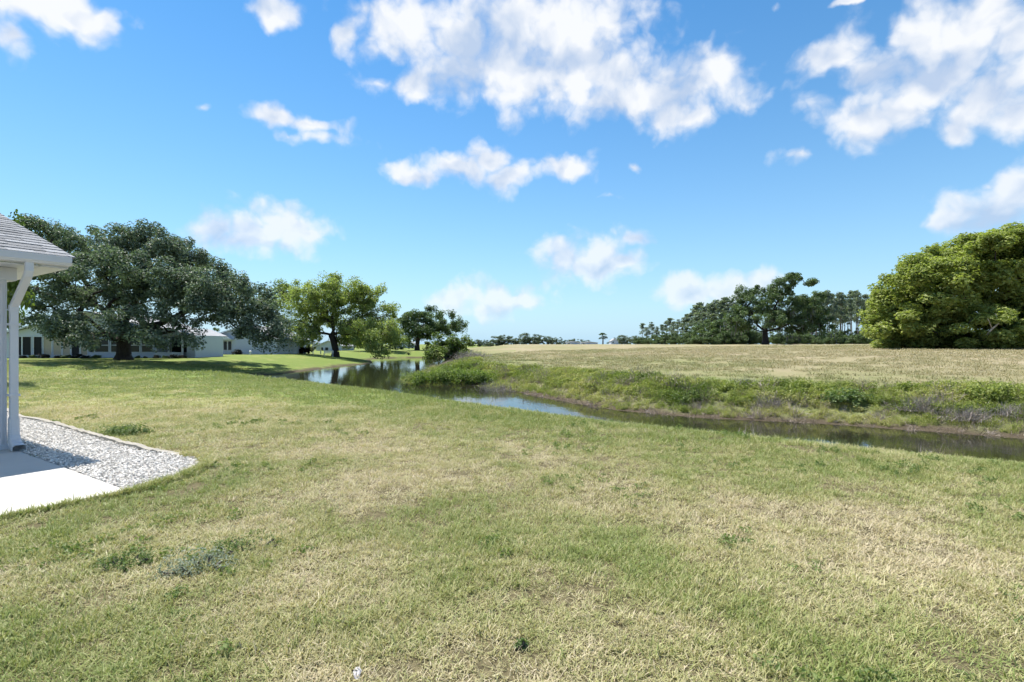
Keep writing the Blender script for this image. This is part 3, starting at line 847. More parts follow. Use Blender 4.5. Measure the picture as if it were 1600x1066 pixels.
# ---- generic small crowns with shared mesh data
def proto_tree(seed, h, w, kind):
    rng = np.random.default_rng(seed)
    if kind == 'pine':
        n = 26
        zz = h * (.42 + .58 * rng.random(n) ** .8)
        rr = w * (.18 + .82 * (1 - (zz / h - .42) / .58) ** .7) * rng.uniform(.3, 1, n)
        a = rng.uniform(0, 6.28, n)
        cl = np.stack([rr * np.cos(a), rr * np.sin(a), zz], -1)
        cl[0] = (0, 0, h)
        segs = []
        m = 9
        bx = np.cumsum(rng.normal(size=m) * .10); by = np.cumsum(rng.normal(size=m) * .10); bx -= bx[0]; by -= by[0]
        ax = np.stack([bx, by, np.linspace(-.3, h, m)], -1)
        for i in range(m - 1): segs.append((ax[i], ax[i + 1], .21 * (1 - i / m) + .03, .21 * (1 - (i + 1) / m) + .03))
        for c in cl[1:]:
            i = min(int((c[2] - .6) / h * (m - 1)), m - 2)
            segs.append((ax[i], c, .05, .02))
        for k in range(5):
            z = h * rng.uniform(.25, .45); aa = rng.uniform(0, 6.28); i = int(z / h * (m - 1))
            segs.append((ax[i], ax[i] + np.array([math.cos(aa) * 1.0, math.sin(aa) * 1.0, .3]), .03, .01))
        v, f = tubes_np(segs, 5)
        tr = mesh_np('trunk', v, f, True)
        lv, lf, lt = clump_leaves(cl, 1.05, 34, .70, rng, flat=.6, up=.2, rnd=.7)
    else:
        lobes = []
        nl = 7
        for i in range(nl):
            a = rng.uniform(0, 6.28); r = rng.uniform(.1, .55) * w
            lobes.append((r * math.cos(a), r * math.sin(a), h * rng.uniform(.42, .8), w * rng.uniform(.3, .5), w * rng.uniform(.3, .5), h * rng.uniform(.14, .24)))
        if kind == 'bush':
            lobes = [(l[0], l[1], l[2] * .78 - .06 * h, l[3] * 1.1, l[4] * 1.1, l[5] * 1.5) for l in lobes]
            for i in range(5):
                a = rng.uniform(0, 6.28); lobes.append((.5 * w * math.cos(a), .5 * w * math.sin(a), h * .2, w * .45, w * .45, h * .2))
        cl, _ = crown_clumps(lobes, 56, rng, .7)
        cl[:, 2] = np.maximum(cl[:, 2], (.06 if kind == 'bush' else .2) * h)
        segs = grow(np.array([(0, 0, -.3), (0, 0, h * .12), (0, 0, h * .3)]), [w * .07, w * .05, w * .045], cl, rng, tipr=.03)
        v, f = tubes_np(segs, 5)
        tr = mesh_np('trunk', v, f, True)
        lv, lf, lt = clump_leaves(cl, w * .17, 80, w * .085, rng, flat=.75)
    return tr, mesh_np('crown', lv, lf, False, {'tint': lt})

def place(name, protos, k, mats, px, d, top_py, h0, label, cat, group=None, wscale=1.0, rz=None, base=None):
    b = at(px, d) if base is None else base
    tr, cr = protos[k % len(protos)]
    h = EYE - (top_py - HOR) / FPX * d - b[2]
    s = h / h0
    r = empty(name, b, rz if rz is not None else (px * 1.7 + d) % 6.28, label, cat, group)
    r.scale = (s * wscale, s * wscale, s)
    for nm, me, mt in (('trunk', tr, mats[0]), ('crown', cr, mats[1])):
        link(nm, me, mt, r)
    return r

PINES = [proto_tree(100 + i, 20.0, 2.3, 'pine') for i in range(6)]
ROUND = [proto_tree(200 + i, 10.0, 4.6, 'tree') for i in range(5)]
BUSH = [proto_tree(300 + i, 3.0, 2.6, 'bush') for i in range(4)]
ROUND_FAR = [proto_tree(250 + i, 10.0, 6.0, 'bush') for i in range(4)]
WOODT = [proto_tree(270 + i, 10.0, 4.4, 'bush') for i in range(4)]
BUSH_D = [proto_tree(350 + i, 1.0, .85, 'bush') for i in range(3)]
BUSH_L = [proto_tree(380 + i, 3.0, 2.6, 'bush') for i in range(3)]
ORD = ['first', 'second', 'third', 'fourth', 'fifth', 'sixth', 'seventh', 'eighth', 'ninth', 'tenth', 'eleventh', 'twelfth', 'thirteenth', 'fourteenth', 'fifteenth', 'sixteenth', 'seventeenth', 'eighteenth', 'nineteenth', 'twentieth', 'twenty-first', 'twenty-second', 'twenty-third', 'twenty-fourth']

# pines standing behind the right end of the field
rr = random.Random(5)
pp = []
for i in range(34):
    px = 1262 + i * 3.7 + rr.uniform(-2.5, 2.5)
    pp.append((px, 172 + rr.uniform(0, 34), rr.uniform(456, 474)))
for i, (px, d, ty) in enumerate(pp):
    place('pine_tree', PINES, i, (M['bark_pine'], M['needle']), px, d, ty, 20.0, 'tall thin pine in the open stand between the mossy oak and the dome tree', 'tree', 'pines of the open stand')
# the wood running back along the field
wood = [(1004, 255, 506), (1011, 250, 512), (1018, 248, 504), (1026, 240, 511), (1034, 236, 508), (1041, 232, 503), (1047, 226, 498), (1053, 222, 503), (1060, 218, 500), (1067, 214, 498), (1074, 210, 492), (1081, 205, 489),
        (1088, 200, 478), (1094, 196, 474), (1100, 192, 480), (1107, 190, 476), (1113, 186, 478), (1120, 184, 470), (1127, 180, 474), (1134, 178, 466), (1142, 176, 470), (1150, 175, 474), (1255, 176, 470), (1268, 178, 468)]
for i, (px, d, ty) in enumerate(wood):
    place('wood_pine', PINES, i + 2, (M['bark_pine'], M['needle']), px, d, ty, 20.0, f'slender conifer, {ORD[i]} from the left along the skyline of the receding wood', 'tree', 'conifers of the receding wood', wscale=1.8)
wt = [(1012, 240, 520), (1026, 228, 517), (1040, 218, 513), (1056, 206, 511), (1070, 196, 507), (1085, 186, 500), (1099, 176, 493), (1112, 168, 486), (1124, 162, 478), (1138, 158, 484), (1152, 160, 490), (1166, 164, 494)]
for i, (px, d, ty) in enumerate(wt):
    place('wood_tree', WOODT, i, (M['bark_grey'], M['leaf_bush'] if i in (5, 8) else M['leaf_dark']), px, d, ty, 10.0, f'bushy broadleaf tree, {ORD[i]} from the left at the front of the wood', 'tree', 'broadleaf trees fronting the wood', wscale=1.35)
ut = [(1236, 180, 500), (1252, 184, 498), (1268, 186, 502), (1283, 190, 505), (1297, 186, 503), (1310, 192, 507), (1322, 188, 502), (1335, 190, 506), (1347, 186, 501), (1360, 190, 504), (1372, 188, 500)]
for i, (px, d, ty) in enumerate(ut):
    place('understory_tree', WOODT, i + 1, (M['bark_grey'], M['leaf_dark']), px, d, ty, 10.0, f'dark understory tree, {ORD[i]} from the left among the open stand of pines', 'tree', 'understory trees among the pines', wscale=.8)
# shrubs along the foot of the wood and the stand
sh = [(1010, 236, 528), (1030, 222, 526), (1052, 205, 524), (1074, 190, 524), (1094, 172, 517), (1112, 164, 521), (1132, 156, 512), (1152, 154, 516), (1172, 158, 508), (1222, 158, 512), (1242, 156, 515), (1262, 158, 518), (1280, 152, 522), (1296, 156, 519), (1312, 154, 514), (1330, 158, 521), (1346, 154, 517), (1362, 156, 513)]
for i, (px, d, ty) in enumerate(sh):
    place('edge_shrub', BUSH, i, (M['bark_grey'], M['leaf_light'] if i in (4, 12) else (M['leaf_bush'] if i > 11 else M['leaf_dark'])), px, d, ty, 3.0,
          f'bushy shrub at the foot of the wood, {ORD[i]} from the left along the field edge', 'shrub', 'shrubs along the foot of the wood', wscale=.95)
for i in range(20):
    px = 1003 + i * 19.3
    place('hedge_shrub', BUSH, i + 1, (M['bark_grey'], M['leaf_dark']), px, 250 - 75 * min(1.0, (px - 1000) / 130.0), 523 - (i * 7) % 5, 3.0,
          f'dark low shrub, {ORD[i]} from the left in the back row under the wood', 'shrub', 'second row of shrubs under the wood', wscale=1.1)
# far tree line beyond the meadow
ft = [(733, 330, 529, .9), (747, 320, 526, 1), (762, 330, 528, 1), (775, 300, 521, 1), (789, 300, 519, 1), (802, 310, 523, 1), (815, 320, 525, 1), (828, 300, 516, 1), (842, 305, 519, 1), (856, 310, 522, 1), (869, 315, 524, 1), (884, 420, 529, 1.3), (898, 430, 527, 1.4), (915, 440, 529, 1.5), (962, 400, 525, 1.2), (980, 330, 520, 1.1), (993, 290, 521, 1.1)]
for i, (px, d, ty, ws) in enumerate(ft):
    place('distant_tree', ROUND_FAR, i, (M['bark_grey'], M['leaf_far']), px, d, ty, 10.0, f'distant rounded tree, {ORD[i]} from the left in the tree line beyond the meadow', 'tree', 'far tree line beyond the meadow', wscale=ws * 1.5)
# background greenery behind the far bank, left of the big trees
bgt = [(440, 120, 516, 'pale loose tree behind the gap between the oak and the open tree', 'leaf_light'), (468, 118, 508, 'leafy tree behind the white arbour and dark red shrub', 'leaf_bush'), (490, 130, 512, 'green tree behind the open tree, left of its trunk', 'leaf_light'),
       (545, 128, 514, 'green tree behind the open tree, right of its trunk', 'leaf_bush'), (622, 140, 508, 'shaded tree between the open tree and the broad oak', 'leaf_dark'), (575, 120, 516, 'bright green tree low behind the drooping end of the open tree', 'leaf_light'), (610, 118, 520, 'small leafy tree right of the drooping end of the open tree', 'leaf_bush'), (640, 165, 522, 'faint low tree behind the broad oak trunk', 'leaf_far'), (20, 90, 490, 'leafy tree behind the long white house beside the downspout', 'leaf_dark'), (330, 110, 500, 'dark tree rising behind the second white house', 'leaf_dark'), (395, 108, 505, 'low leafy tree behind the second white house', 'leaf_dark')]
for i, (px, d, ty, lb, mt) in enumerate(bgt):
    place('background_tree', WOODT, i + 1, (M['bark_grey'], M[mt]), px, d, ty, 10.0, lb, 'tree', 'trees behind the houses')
# bushes on the far bank
place('round_bush', BUSH_L, 0, (M['bark_grey'], M['leaf_bush']), 697, 100, 513, 3.0, 'large rounded green bush at the head of the pond', 'bush', wscale=1.2)
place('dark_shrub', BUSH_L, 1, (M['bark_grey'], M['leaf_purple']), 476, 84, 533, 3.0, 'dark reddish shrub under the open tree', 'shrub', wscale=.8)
place('grey_shrub', BUSH_L, 2, (M['bark_grey'], M['leaf_light']), 452, 86, 526, 3.0, 'pale green shrub left of the dark reddish shrub', 'shrub', wscale=.7)
place('bank_bush', BUSH_D, 1, (M['bark_grey'], M['leaf_dark']), 638, 106, 549, 1.0, 'small dark bush alone on the far shore of the pond', 'bush', wscale=.8)
# tree whose leaves show over the roof at the left edge
b = at(-22, 21)
place('roof_tree', ROUND, 2, (M['bark_grey'], M['leaf_bush']), -6, 21, 306, 10.0, 'leafy tree top peeping over the grey roof at the picture edge', 'tree', wscale=.42)

# cabbage palm
def palm():
    D = 235.0; b = at(942, D)
    root = empty('palm_tree', b, 0, 'small cabbage palm standing alone on the field horizon', 'palm')
    rng = np.random.default_rng(3)
    top = EYE - (520 - HOR) / FPX * D - b[2]
    hub = top - 1.6
    MB().tube([(0, 0, -.3), (.05, 0, hub * .5), (0, 0, hub)], [.34, .28, .26], 8).build('trunk', M['bark_grey'], root, True)
    for k in range(26):
        a = rng.uniform(0, 6.28); e = rng.uniform(-.7, 1.35)
        dv = np.array([math.cos(a) * math.cos(e), math.sin(a) * math.cos(e), math.sin(e)])
        side = np.cross(dv, [0, 0, 1.]); side /= np.linalg.norm(side) + 1e-9; upv = np.cross(side, dv)
        mb = MB(); Ls = rng.uniform(1.9, 2.5); s0 = np.array([0, 0, hub])
        stem = s0 + dv * Ls * .5
        mb.tube([s0, stem], [.04, .03], 4)
        for j in range(9):
            an = (j - 4) * .33
            tip = stem + (dv * math.cos(an) + side * math.sin(an)) * Ls * .62 - np.array([0, 0, .35])
            w = upv * .02 + np.cross(tip - stem, upv) * .07
            mid = stem * .5 + tip * .5 + np.array([0, 0, .1])
            mb.add([stem, mid + w, tip, mid - w], [(0, 1, 2, 3)])
        mb.build('frond', M['leaf_dark'], root)
palm()

# ------------------------------------------------------------------ the house corner at the left edge
def near_house():
    root = empty('house_corner', (W0[0], W0[1], 0.016), math.atan2(UA[1], UA[0]), 'white porch corner of a house with grey shingle roof at the picture edge', 'house')
    zc = -.03                                 # heights below are above the ground, the origin stands on the patio
    # fluted corner post
    pr = []
    x0, x1, y0, y1 = -.24, -.02, -.27, -.055
    def flute(a, b2, fixed, axis, sgn):
        n = 4; L_ = b2 - a; out = []
        for i in range(n):
            s = a + L_ * (i + .18) / n; e = a + L_ * (i + .82) / n
            for t, dep in ((s, 0), (s + (e - s) * .18, .010), (e - (e - s) * .18, .010), (e, 0)):
                out.append((fixed - sgn * dep, t) if axis == 'x' else (t, fixed - sgn * dep))
        return out
    prof = [(x1, y0)] + flute(y0, y1, x1, 'x', 1) + [(x1, y1)] + flute(x1, x0, y1, 'y', 1) + [(x0, y1), (x0, y0)] + flute(x0, x1, y0, 'y', -1)
    n = len(prof); mb = MB()
    zt = 2.42 + zc; zb = .075
    vs = [(x, y, zb) for x, y in prof] + [(x, y, zt) for x, y in prof]
    mb.add(vs, [(i, (i + 1) % n, n + (i + 1) % n, n + i) for i in range(n)])
    mb.build('post', M['white'], root)
    mb = MB(); mb.box(-.265, .005, -.295, -.03, 0.0, .045); mb.box(-.252, -.008, -.282, -.043, .045, .08)
    mb.build('post_base', M['white'], root, bevel=.006)
    MB().box(-.25, -.01, -6, .05, 2.42 + zc, 2.60 + zc).build('beam', M['white'], root, bevel=.006)
    mb = MB()
    for i in range(22):                       # soffit of vented strips
        y = .47 - i * .3
        mb.box(-3.2, .455, y - .292, y, 2.602 + zc, 2.62 + zc)
    mb.build('soffit', M['white'], root)
    zf0, zf1 = 2.625 + zc, 2.765 + zc
    MB().box(.46, .485, -6, .49, zf0, zf1).build('fascia', M['white'], root)
    MB().box(-3.4, .459, .471, .488, zf0 - .02, zf1 - .02).build('end_fascia', M['white'], root)
    mb = MB(); prof = [(.487, zf0 + .012), (.57, zf0 + .012), (.595, zf0 + .05), (.595, zf1), (.585, zf1), (.585, zf0 + .055), (.565, zf0 + .022), (.487, zf0 + .022)]
    mb.prism_y(prof, -6, .49)
    mb.prism_y([(.488, zf0 + .013), (.569, zf0 + .013), (.594, zf0 + .05), (.594, zf1), (.488, zf1)], .4905, .494)
    mb.build('gutter', M['white'], root)
    # roof: deck and individual shingles
    pit = math.tan(math.radians(17.4)); ze = 2.765 + zc
    roof = MB().add([(.52, -6, ze), (.52, .53, ze), (-4.6, .53, ze + 5.12 * pit), (-4.6, -6, ze + 5.12 * pit),
                     (.52, -6, ze - .03), (.52, .53, ze - .03), (-4.6, .53, ze - .03 + 5.12 * pit), (-4.6, -6, ze - .03 + 5.12 * pit)],
                    [(0, 1, 2, 3), (7, 6, 5, 4), (1, 5, 6, 2), (0, 4, 5, 1), (3, 2, 6, 7), (0, 3, 7, 4)]).build('roof', M['shingle'], root)
    rr = random.Random(3)
    up = Vector((-1, 0, pit)).normalized(); nr = Vector((pit, 0, 1)).normalized()
    cols = [plain('shingle_tone', (c * .96, c, c * 1.07), .92, .25, 30, .5, 200) for c in (.17, .20, .23, .27)]
    expo = .24
    for c in range(21):
        o0 = Vector((.56, 0, ze + .004 - .04 * pit)) + up * (c * expo)
        y = .545 - rr.uniform(0, .3)
        ends = [.545]
        while y > -2.2: ends.append(y); y -= rr.uniform(.26, .40)
        for k in range(len(ends) - 1):
            ya, yb = ends[k] - .003, ends[k + 1] + .003
            th = rr.uniform(.007, .014)
            lo = rr.uniform(-.012, .012)
            p = []
            for (t, h0) in ((lo, th + .007), (expo + .03, .006)):
                for yy in (ya, yb):
                    q = o0 + up * t; p.append((q.x, yy, q.z) + (h0,))
            vs = []
            for (x, yy, z, h0) in p: vs.append((x, yy, z))
            for (x, yy, z, h0) in p: vs.append((x + nr.x * h0, yy, z + nr.z * h0))
            MB().add(vs, [(4, 5, 7, 6), (0, 1, 5, 4), (0, 4, 6, 2), (1, 3, 7, 5), (2, 6, 7, 3), (0, 2, 3, 1)]).build('shingle', rr.choice(cols), roof)
    # downspout: outlet, slanting offset, drop, shoe
    def rect_sweep(pts, w, h, name, par=root):
        mb = MB(); rings = []
        for i, p in enumerate(pts):
            p = Vector(p)
            t = (Vector(pts[min(i + 1, len(pts) - 1)]) - Vector(pts[max(i - 1, 0)])).normalized()
            yv = Vector((0, 1, 0)); xv = yv.cross(t).normalized()
            for a, c in ((-1, -1), (1, -1), (1, 1), (-1, 1)): rings.append(p + xv * a * w / 2 + yv * c * h / 2)
        n = len(pts)
        fs = [tuple(4 * i + k for k in ()) for i in ()]
        for i in range(n - 1):
            for k in range(4): fs.append((4 * i + k, 4 * i + (k + 1) % 4, 4 * i + 4 + (k + 1) % 4, 4 * i + 4 + k))
        fs += [(3, 2, 1, 0), tuple(4 * (n - 1) + k for k in range(4))]
        mb.add(rings, fs)
        return mb.build(name, M['white'], par, bevel=.008)
    ds = rect_sweep([(.53, .045, zf0 + .02), (.53, .045, zf0 - .10), (.50, .043, zf0 - .16), (.09, .01, 2.10 + zc), (.05, .0, 2.03 + zc), (.05, .0, .42)], .07, .09, 'downspout')
    rect_sweep([(.05, .0, 2.07 + zc), (.05, .0, 1.98 + zc)], .08, .10, 'joint', ds)
    mb = MB(); pts = [(.05, 0, .44), (.05, 0, .30), (.06, 0, .20), (.10, 0, .11), (.18, 0, .055), (.30, 0, .03)]
    # ribbed shoe at the foot
    fine = []
    for i in range(len(pts) - 1):
        for j in range(6):
            t = j / 6; fine.append([pts[i][k] * (1 - t) + pts[i + 1][k] * t for k in range(3)])
    fine.append(pts[-1])
    rings = []
    for i, p in enumerate(fine):
        p = Vector(p); t = (Vector(fine[min(i + 1, len(fine) - 1)]) - Vector(fine[max(i - 1, 0)])).normalized()
        yv = Vector((0, 1, 0)); xv = yv.cross(t).normalized()
        g = 1 + .35 * max(0, i / len(fine) - .35) + (.05 if i % 2 and i > 6 else 0)
        for a in range(12):
            th = 2 * math.pi * a / 12 + .26
            cx, cy = math.cos(th), math.sin(th)
            rings.append(p + xv * math.copysign(abs(cx) ** .5, cx) * .046 * g + yv * math.copysign(abs(cy) ** .5, cy) * .058 * g)
    fs = []
    for i in range(len(fine) - 1):
        for k in range(12): fs.append((12 * i + k, 12 * i + (k + 1) % 12, 12 * i + 12 + (k + 1) % 12, 12 * i + 12 + k))
    mb.add(rings, fs)
    mb.build('downspout_shoe', M['white'], root)
    for z in (1.75, .75):
        MB().box(-.022, .1, -.062, .06, z, z + .03).build('strap', M['white'], root)
near_house()

def patio():
    c = lambda u, v: tuple(W0 + UA * u + VA * v)
    q = [c(3.77, 0), c(3.77, -9), c(-7.5, -9), c(-7.5, 0)]
    mb = MB(); vs = [(x, y, .016) for x, y in q] + [(x, y, -.12) for x, y in q]
    mb.add(vs, [(3, 2, 1, 0), (4, 5, 6, 7), (0, 1, 5, 4), (1, 2, 6, 5), (2, 3, 7, 6), (3, 0, 4, 7)])
    tag(mb.build('patio', M['concrete'], bevel=.008), kind='structure')
patio()

# ------------------------------------------------------------------ scattered instances (grass, gravel, bank growth)
def gn_scatter(name, pts, rot, scale, itint, idx, protos, kind='stuff'):
    me = bpy.data.meshes.new(name)
    n = len(pts)
    me.vertices.add(n); me.vertices.foreach_set('co', np.asarray(pts, np.float32).ravel())
    for nm, ty, key, arr in (('rot', 'FLOAT_VECTOR', 'vector', rot), ('scl', 'FLOAT_VECTOR', 'vector', scale), ('itint', 'FLOAT', 'value', itint), ('pick', 'INT', 'value', idx)):
        a = me.attributes.new(nm, ty, 'POINT'); a.data.foreach_set(key, np.asarray(arr, np.int32 if ty == 'INT' else np.float32).ravel())
    o = link(name, me)
    c = bpy.data.collections.new(name + '_pieces')
    for k, (m_, mat) in enumerate(protos):
        if not m_.materials: m_.materials.append(mat)
        q = bpy.data.objects.new(f'{name}_piece', m_); c.objects.link(q)
    # collection children come sorted by name: the suffixes keep the order of creation
    ng = bpy.data.node_groups.new(name + '_scatter', 'GeometryNodeTree')
    ng.interface.new_socket('Geometry', in_out='INPUT', socket_type='NodeSocketGeometry')
    ng.interface.new_socket('Geometry', in_out='OUTPUT', socket_type='NodeSocketGeometry')
    N = ng.nodes.new; L = ng.links.new
    gi = N('NodeGroupInput'); go = N('NodeGroupOutput'); iop = N('GeometryNodeInstanceOnPoints'); ci = N('GeometryNodeCollectionInfo')
    m2p = N('GeometryNodeMeshToPoints')
    ci.inputs['Collection'].default_value = c; ci.inputs['Separate Children'].default_value = True; ci.inputs['Reset Children'].default_value = True
    def na(nm, ty):
        a = N('GeometryNodeInputNamedAttribute'); a.data_type = ty; a.inputs['Name'].default_value = nm; return a.outputs['Attribute']
    L(gi.outputs[0], m2p.inputs['Mesh']); L(m2p.outputs[0], iop.inputs['Points']); L(ci.outputs[0], iop.inputs['Instance'])
    iop.inputs['Pick Instance'].default_value = True
    L(na('pick', 'INT'), iop.inputs['Instance Index'])
    e2r = N('FunctionNodeEulerToRotation'); L(na('rot', 'FLOAT_VECTOR'), e2r.inputs[0])
    L(e2r.outputs[0], iop.inputs['Rotation']); L(na('scl', 'FLOAT_VECTOR'), iop.inputs['Scale'])
    L(iop.outputs[0], go.inputs[0])
    md = o.modifiers.new('scatter', 'NODES'); md.node_group = ng
    return tag(o, kind=kind)

def blade_tuft(seed, n, spread, h0, h1, w, lean, curl=.6):
    """a handful of bent grass blades"""
    rng = np.random.default_rng(seed)
    V = []; Fq = []; Ft = []; T = []
    for i in range(n):
        a = rng.uniform(0, 6.28); r = spread * math.sqrt(rng.random())
        p = np.array([r * math.cos(a), r * math.sin(a), -.004])
        la = rng.uniform(0, 6.28); ln = rng.uniform(lean[0], lean[1]); h = rng.uniform(h0, h1)
        d = np.array([math.cos(la) * math.sin(ln), math.sin(la) * math.sin(ln), math.cos(ln)])
        ln2 = ln + curl * rng.random()
        d2 = np.array([math.cos(la) * math.sin(ln2), math.sin(la) * math.sin(ln2), math.cos(ln2)])
        sd = np.array([-math.sin(la), math.cos(la), 0]) * w * rng.uniform(.7, 1.3) * .5
        m = p + d * h * .55; t = m + d2 * h * .5
        b0 = len(V)
        V += [p - sd, p + sd, m + sd * .85, m - sd * .85, t]
        Fq.append((b0, b0 + 1, b0 + 2, b0 + 3)); Ft.append((b0 + 3, b0 + 2, b0 + 4))
        T += [rng.random()] * 5
    return mesh_np('grass_tuft', np.array(V), [np.array(Fq), np.array(Ft)], False, {'tint': np.array(T)})

def sample_wedge(rng, n, d0, d1, half=1.12):
    d = np.sqrt(rng.uniform(d0 ** 2, d1 ** 2, n)); x = rng.uniform(-half, half, n) * d
    return x, d

def leafy_clump(seed, n, r, h, size, stems=7):
    rng = np.random.default_rng(seed)
    d = rand_dirs(rng, n); rad = rng.random(n) ** .45
    pos = d * rad[:, None] * np.array([r, r, h * .5]) + np.array([0, 0, h * .5])
    nr = d * .6 + np.array([0, 0, .6]) + rng.normal(size=d.shape) * .5; nr /= np.linalg.norm(nr, axis=1, keepdims=True)
    v, f = leaf_cards(pos, nr, np.full(n, size), rng, .55)
    return mesh_np('leafy_clump', v, f, False, {'tint': np.repeat(rng.random(n), 4)})

def lawn_grass():
    rng = np.random.default_rng(77)
    tufts = [blade_tuft(i, 30, .06, .020, .058, .0034, (.45, 1.5)) for i in range(5)]
    tall = [blade_tuft(20 + i, 16, .05, .04, .085, .0048, (.3, 1.2)) for i in range(3)]
    wide = [blade_tuft(40 + i, 30, .16, .04, .085, .011, (.3, 1.2)) for i in range(3)]
    xs, ys, sc, pk = [], [], [], []
    for d0, d1, dens, kind in ((1.9, 4.2, 900, 0), (4.2, 7.5, 520, 0), (7.5, 13, 240, 0), (11, 24, 40, 2), (22, 48, 9, 3)):
        n = int((d1 * d1 - d0 * d0) * 1.12 * dens)
        x, y = sample_wedge(rng, n, d0, d1)
        xs.append(x); ys.append(y)
        u = rng.random(n)
        if kind == 0:
            k = np.where(u < .9, rng.integers(0, 5, n), rng.integers(5, 8, n)); s = rng.uniform(.75, 1.3, n) * (1.0 if d0 < 7 else 1.35)
        elif kind == 2: k = rng.integers(8, 11, n); s = rng.uniform(.7, 1.2, n)
        else: k = rng.integers(8, 11, n); s = rng.uniform(1.2, 2.0, n)
        pk.append(k); sc.append(s)
    x = np.concatenate(xs); y = np.concatenate(ys); pk = np.concatenate(pk); sc = np.concatenate(sc)
    z, s, wm = land(x, y)
    ok = (s > .5) & (wm < .5) & ~in_patio(x, y, .05) & ~in_poly(x, y, GRAVEL)
    patch = fbm2(x * 3.1, y * 3.1, 91, 3)
    ok &= (rng.random(len(x)) < .74 + .8 * np.clip(patch - .3, 0, .5))
    bare = fbm2(x * 1.7 + 31, y * 1.7, 95, 3)
    ok &= ~((bare > .70) & (rng.random(len(x)) < .65))
    wz = fbm2(x * 1.1 + 7, y * 1.1 - 3, 97, 3)
    pk = np.where((y < 12) & (rng.random(len(x)) < np.clip((wz - .58) * .45, 0, .045)), rng.integers(11, 14, len(x)), pk)
    # longer grass leaning over the slab edge and round the gravel tip
    ne = 900
    eu = np.where(rng.random(ne) < .55, 1, 0); tt = rng.random(ne)
    q = np.where(eu[:, None] == 1, (W0 + UA * 3.77)[None] + VA[None] * (-4.5 * tt[:, None] + .05) + UA[None] * rng.uniform(.03, .09, ne)[:, None], 0)
    tip = np.array([EDGE[-1], (-4.06, 6.74), (-3.82, 6.3), (-3.78, 5.8), (-3.88, 5.25)])
    si = np.minimum((tt * 4).astype(int), 3); fr = (tt * 4 - si)[:, None]
    q2 = tip[si] * (1 - fr) + tip[si + 1] * fr + np.stack([rng.uniform(.0, .09, ne), rng.uniform(-.03, .03, ne)], -1)
    q = np.where(eu[:, None] == 1, q, q2)
    x = np.concatenate([x, q[:, 0]]); y = np.concatenate([y, q[:, 1]]); z = np.concatenate([z, np.full(ne, -.005)]); s = np.concatenate([s, np.full(ne, 12.0)])
    pk = np.concatenate([pk, rng.integers(5, 8, ne)]); sc = np.concatenate([sc, rng.uniform(.9, 1.6, ne)]); patch = np.concatenate([patch, np.full(ne, .6)]); ok = np.concatenate([ok, np.ones(ne, bool)])
    x, y, z, s, pk, sc, patch = [a[ok] for a in (x, y, z, s, pk, sc, patch)]
    dry = dryness(x, y, s)
    it = np.clip(dry + rng.normal(size=len(x)) * .20, 0, 1)
    gr = .75 + .6 * patch - .25 * dry
    edge = np.exp(-((s - 3.2) / 1.4) ** 2)
    hz = sc * gr * (1 + .35 * edge * (y < 30))
    rot = np.stack([rng.normal(size=len(x)) * .12, rng.normal(size=len(x)) * .12, rng.uniform(0, 6.28, len(x))], -1)
    o = gn_scatter('lawn_grass', np.stack([x, y, z], -1), rot, np.stack([sc, sc, hz], -1), it, pk, [(m, M['grass']) for m in tufts + tall + wide] + [(leafy_clump(140 + i, 26, .055, .05, .026), M['weedlow']) for i in range(3)])
    tag(o, 'patchy green and straw mown grass of the lawn', 'grass')
lawn_grass()

def meadow_grass():
    rng = np.random.default_rng(78)
    wide = [blade_tuft(60 + i, 26, .22, .04, .13, .014, (.2, 1.1)) for i in range(3)]
    x, y = sample_wedge(rng, 60000, 17, 95)
    z, s, wm = land(x, y)
    pt = fbm2(x * .7, y * .7, 5, 3)
    ok = (s > 4.2) & (wm > .5) & (rng.random(len(x)) < np.clip(1.6 - y / 60, .15, 1)) & (pt > .38)
    x, y, z, s = x[ok], y[ok], z[ok], s[ok]
    it = np.clip(field_dry(x, y, s) + rng.normal(size=len(x)) * .15, 0, 1)
    sc = rng.uniform(.7, 1.7, len(x)) * (1 + y / 80)
    rot = np.stack([0 * x, 0 * x, rng.uniform(0, 6.28, len(x))], -1)
    tag(gn_scatter('meadow_grass', np.stack([x, y, z], -1), rot, np.stack([sc, sc, sc * .8], -1), it, rng.integers(0, 3, len(x)), [(m, M['hay']) for m in wide]),
        'short dry tan grass tufts over the meadow', 'grass')
meadow_grass()

def twig_clump(seed, n, r, h, w=.012):
    rng = np.random.default_rng(seed); V = []; F = []; T = []
    for i in range(n):
        a = rng.uniform(0, 6.28); e = rng.uniform(.15, 1.3); p = np.array([rng.normal() * r * .4, rng.normal() * r * .4, 0.])
        for k in range(3):
            L_ = h * rng.uniform(.25, .55)
            d = np.array([math.cos(a) * math.cos(e), math.sin(a) * math.cos(e), math.sin(e)])
            sd = np.cross(d, rng.normal(size=3)); sd /= np.linalg.norm(sd); sd *= w * (1 - k * .25)
            q = p + d * L_
            b0 = len(V); V += [p - sd, p + sd, q + sd * .7, q - sd * .7]; F.append((b0, b0 + 1, b0 + 2, b0 + 3)); T += [rng.random()] * 4
            p = q; a += rng.normal() * .7; e += rng.normal() * .5
    return mesh_np('twig_clump', np.array(V), np.array(F), False, {'tint': np.array(T)})

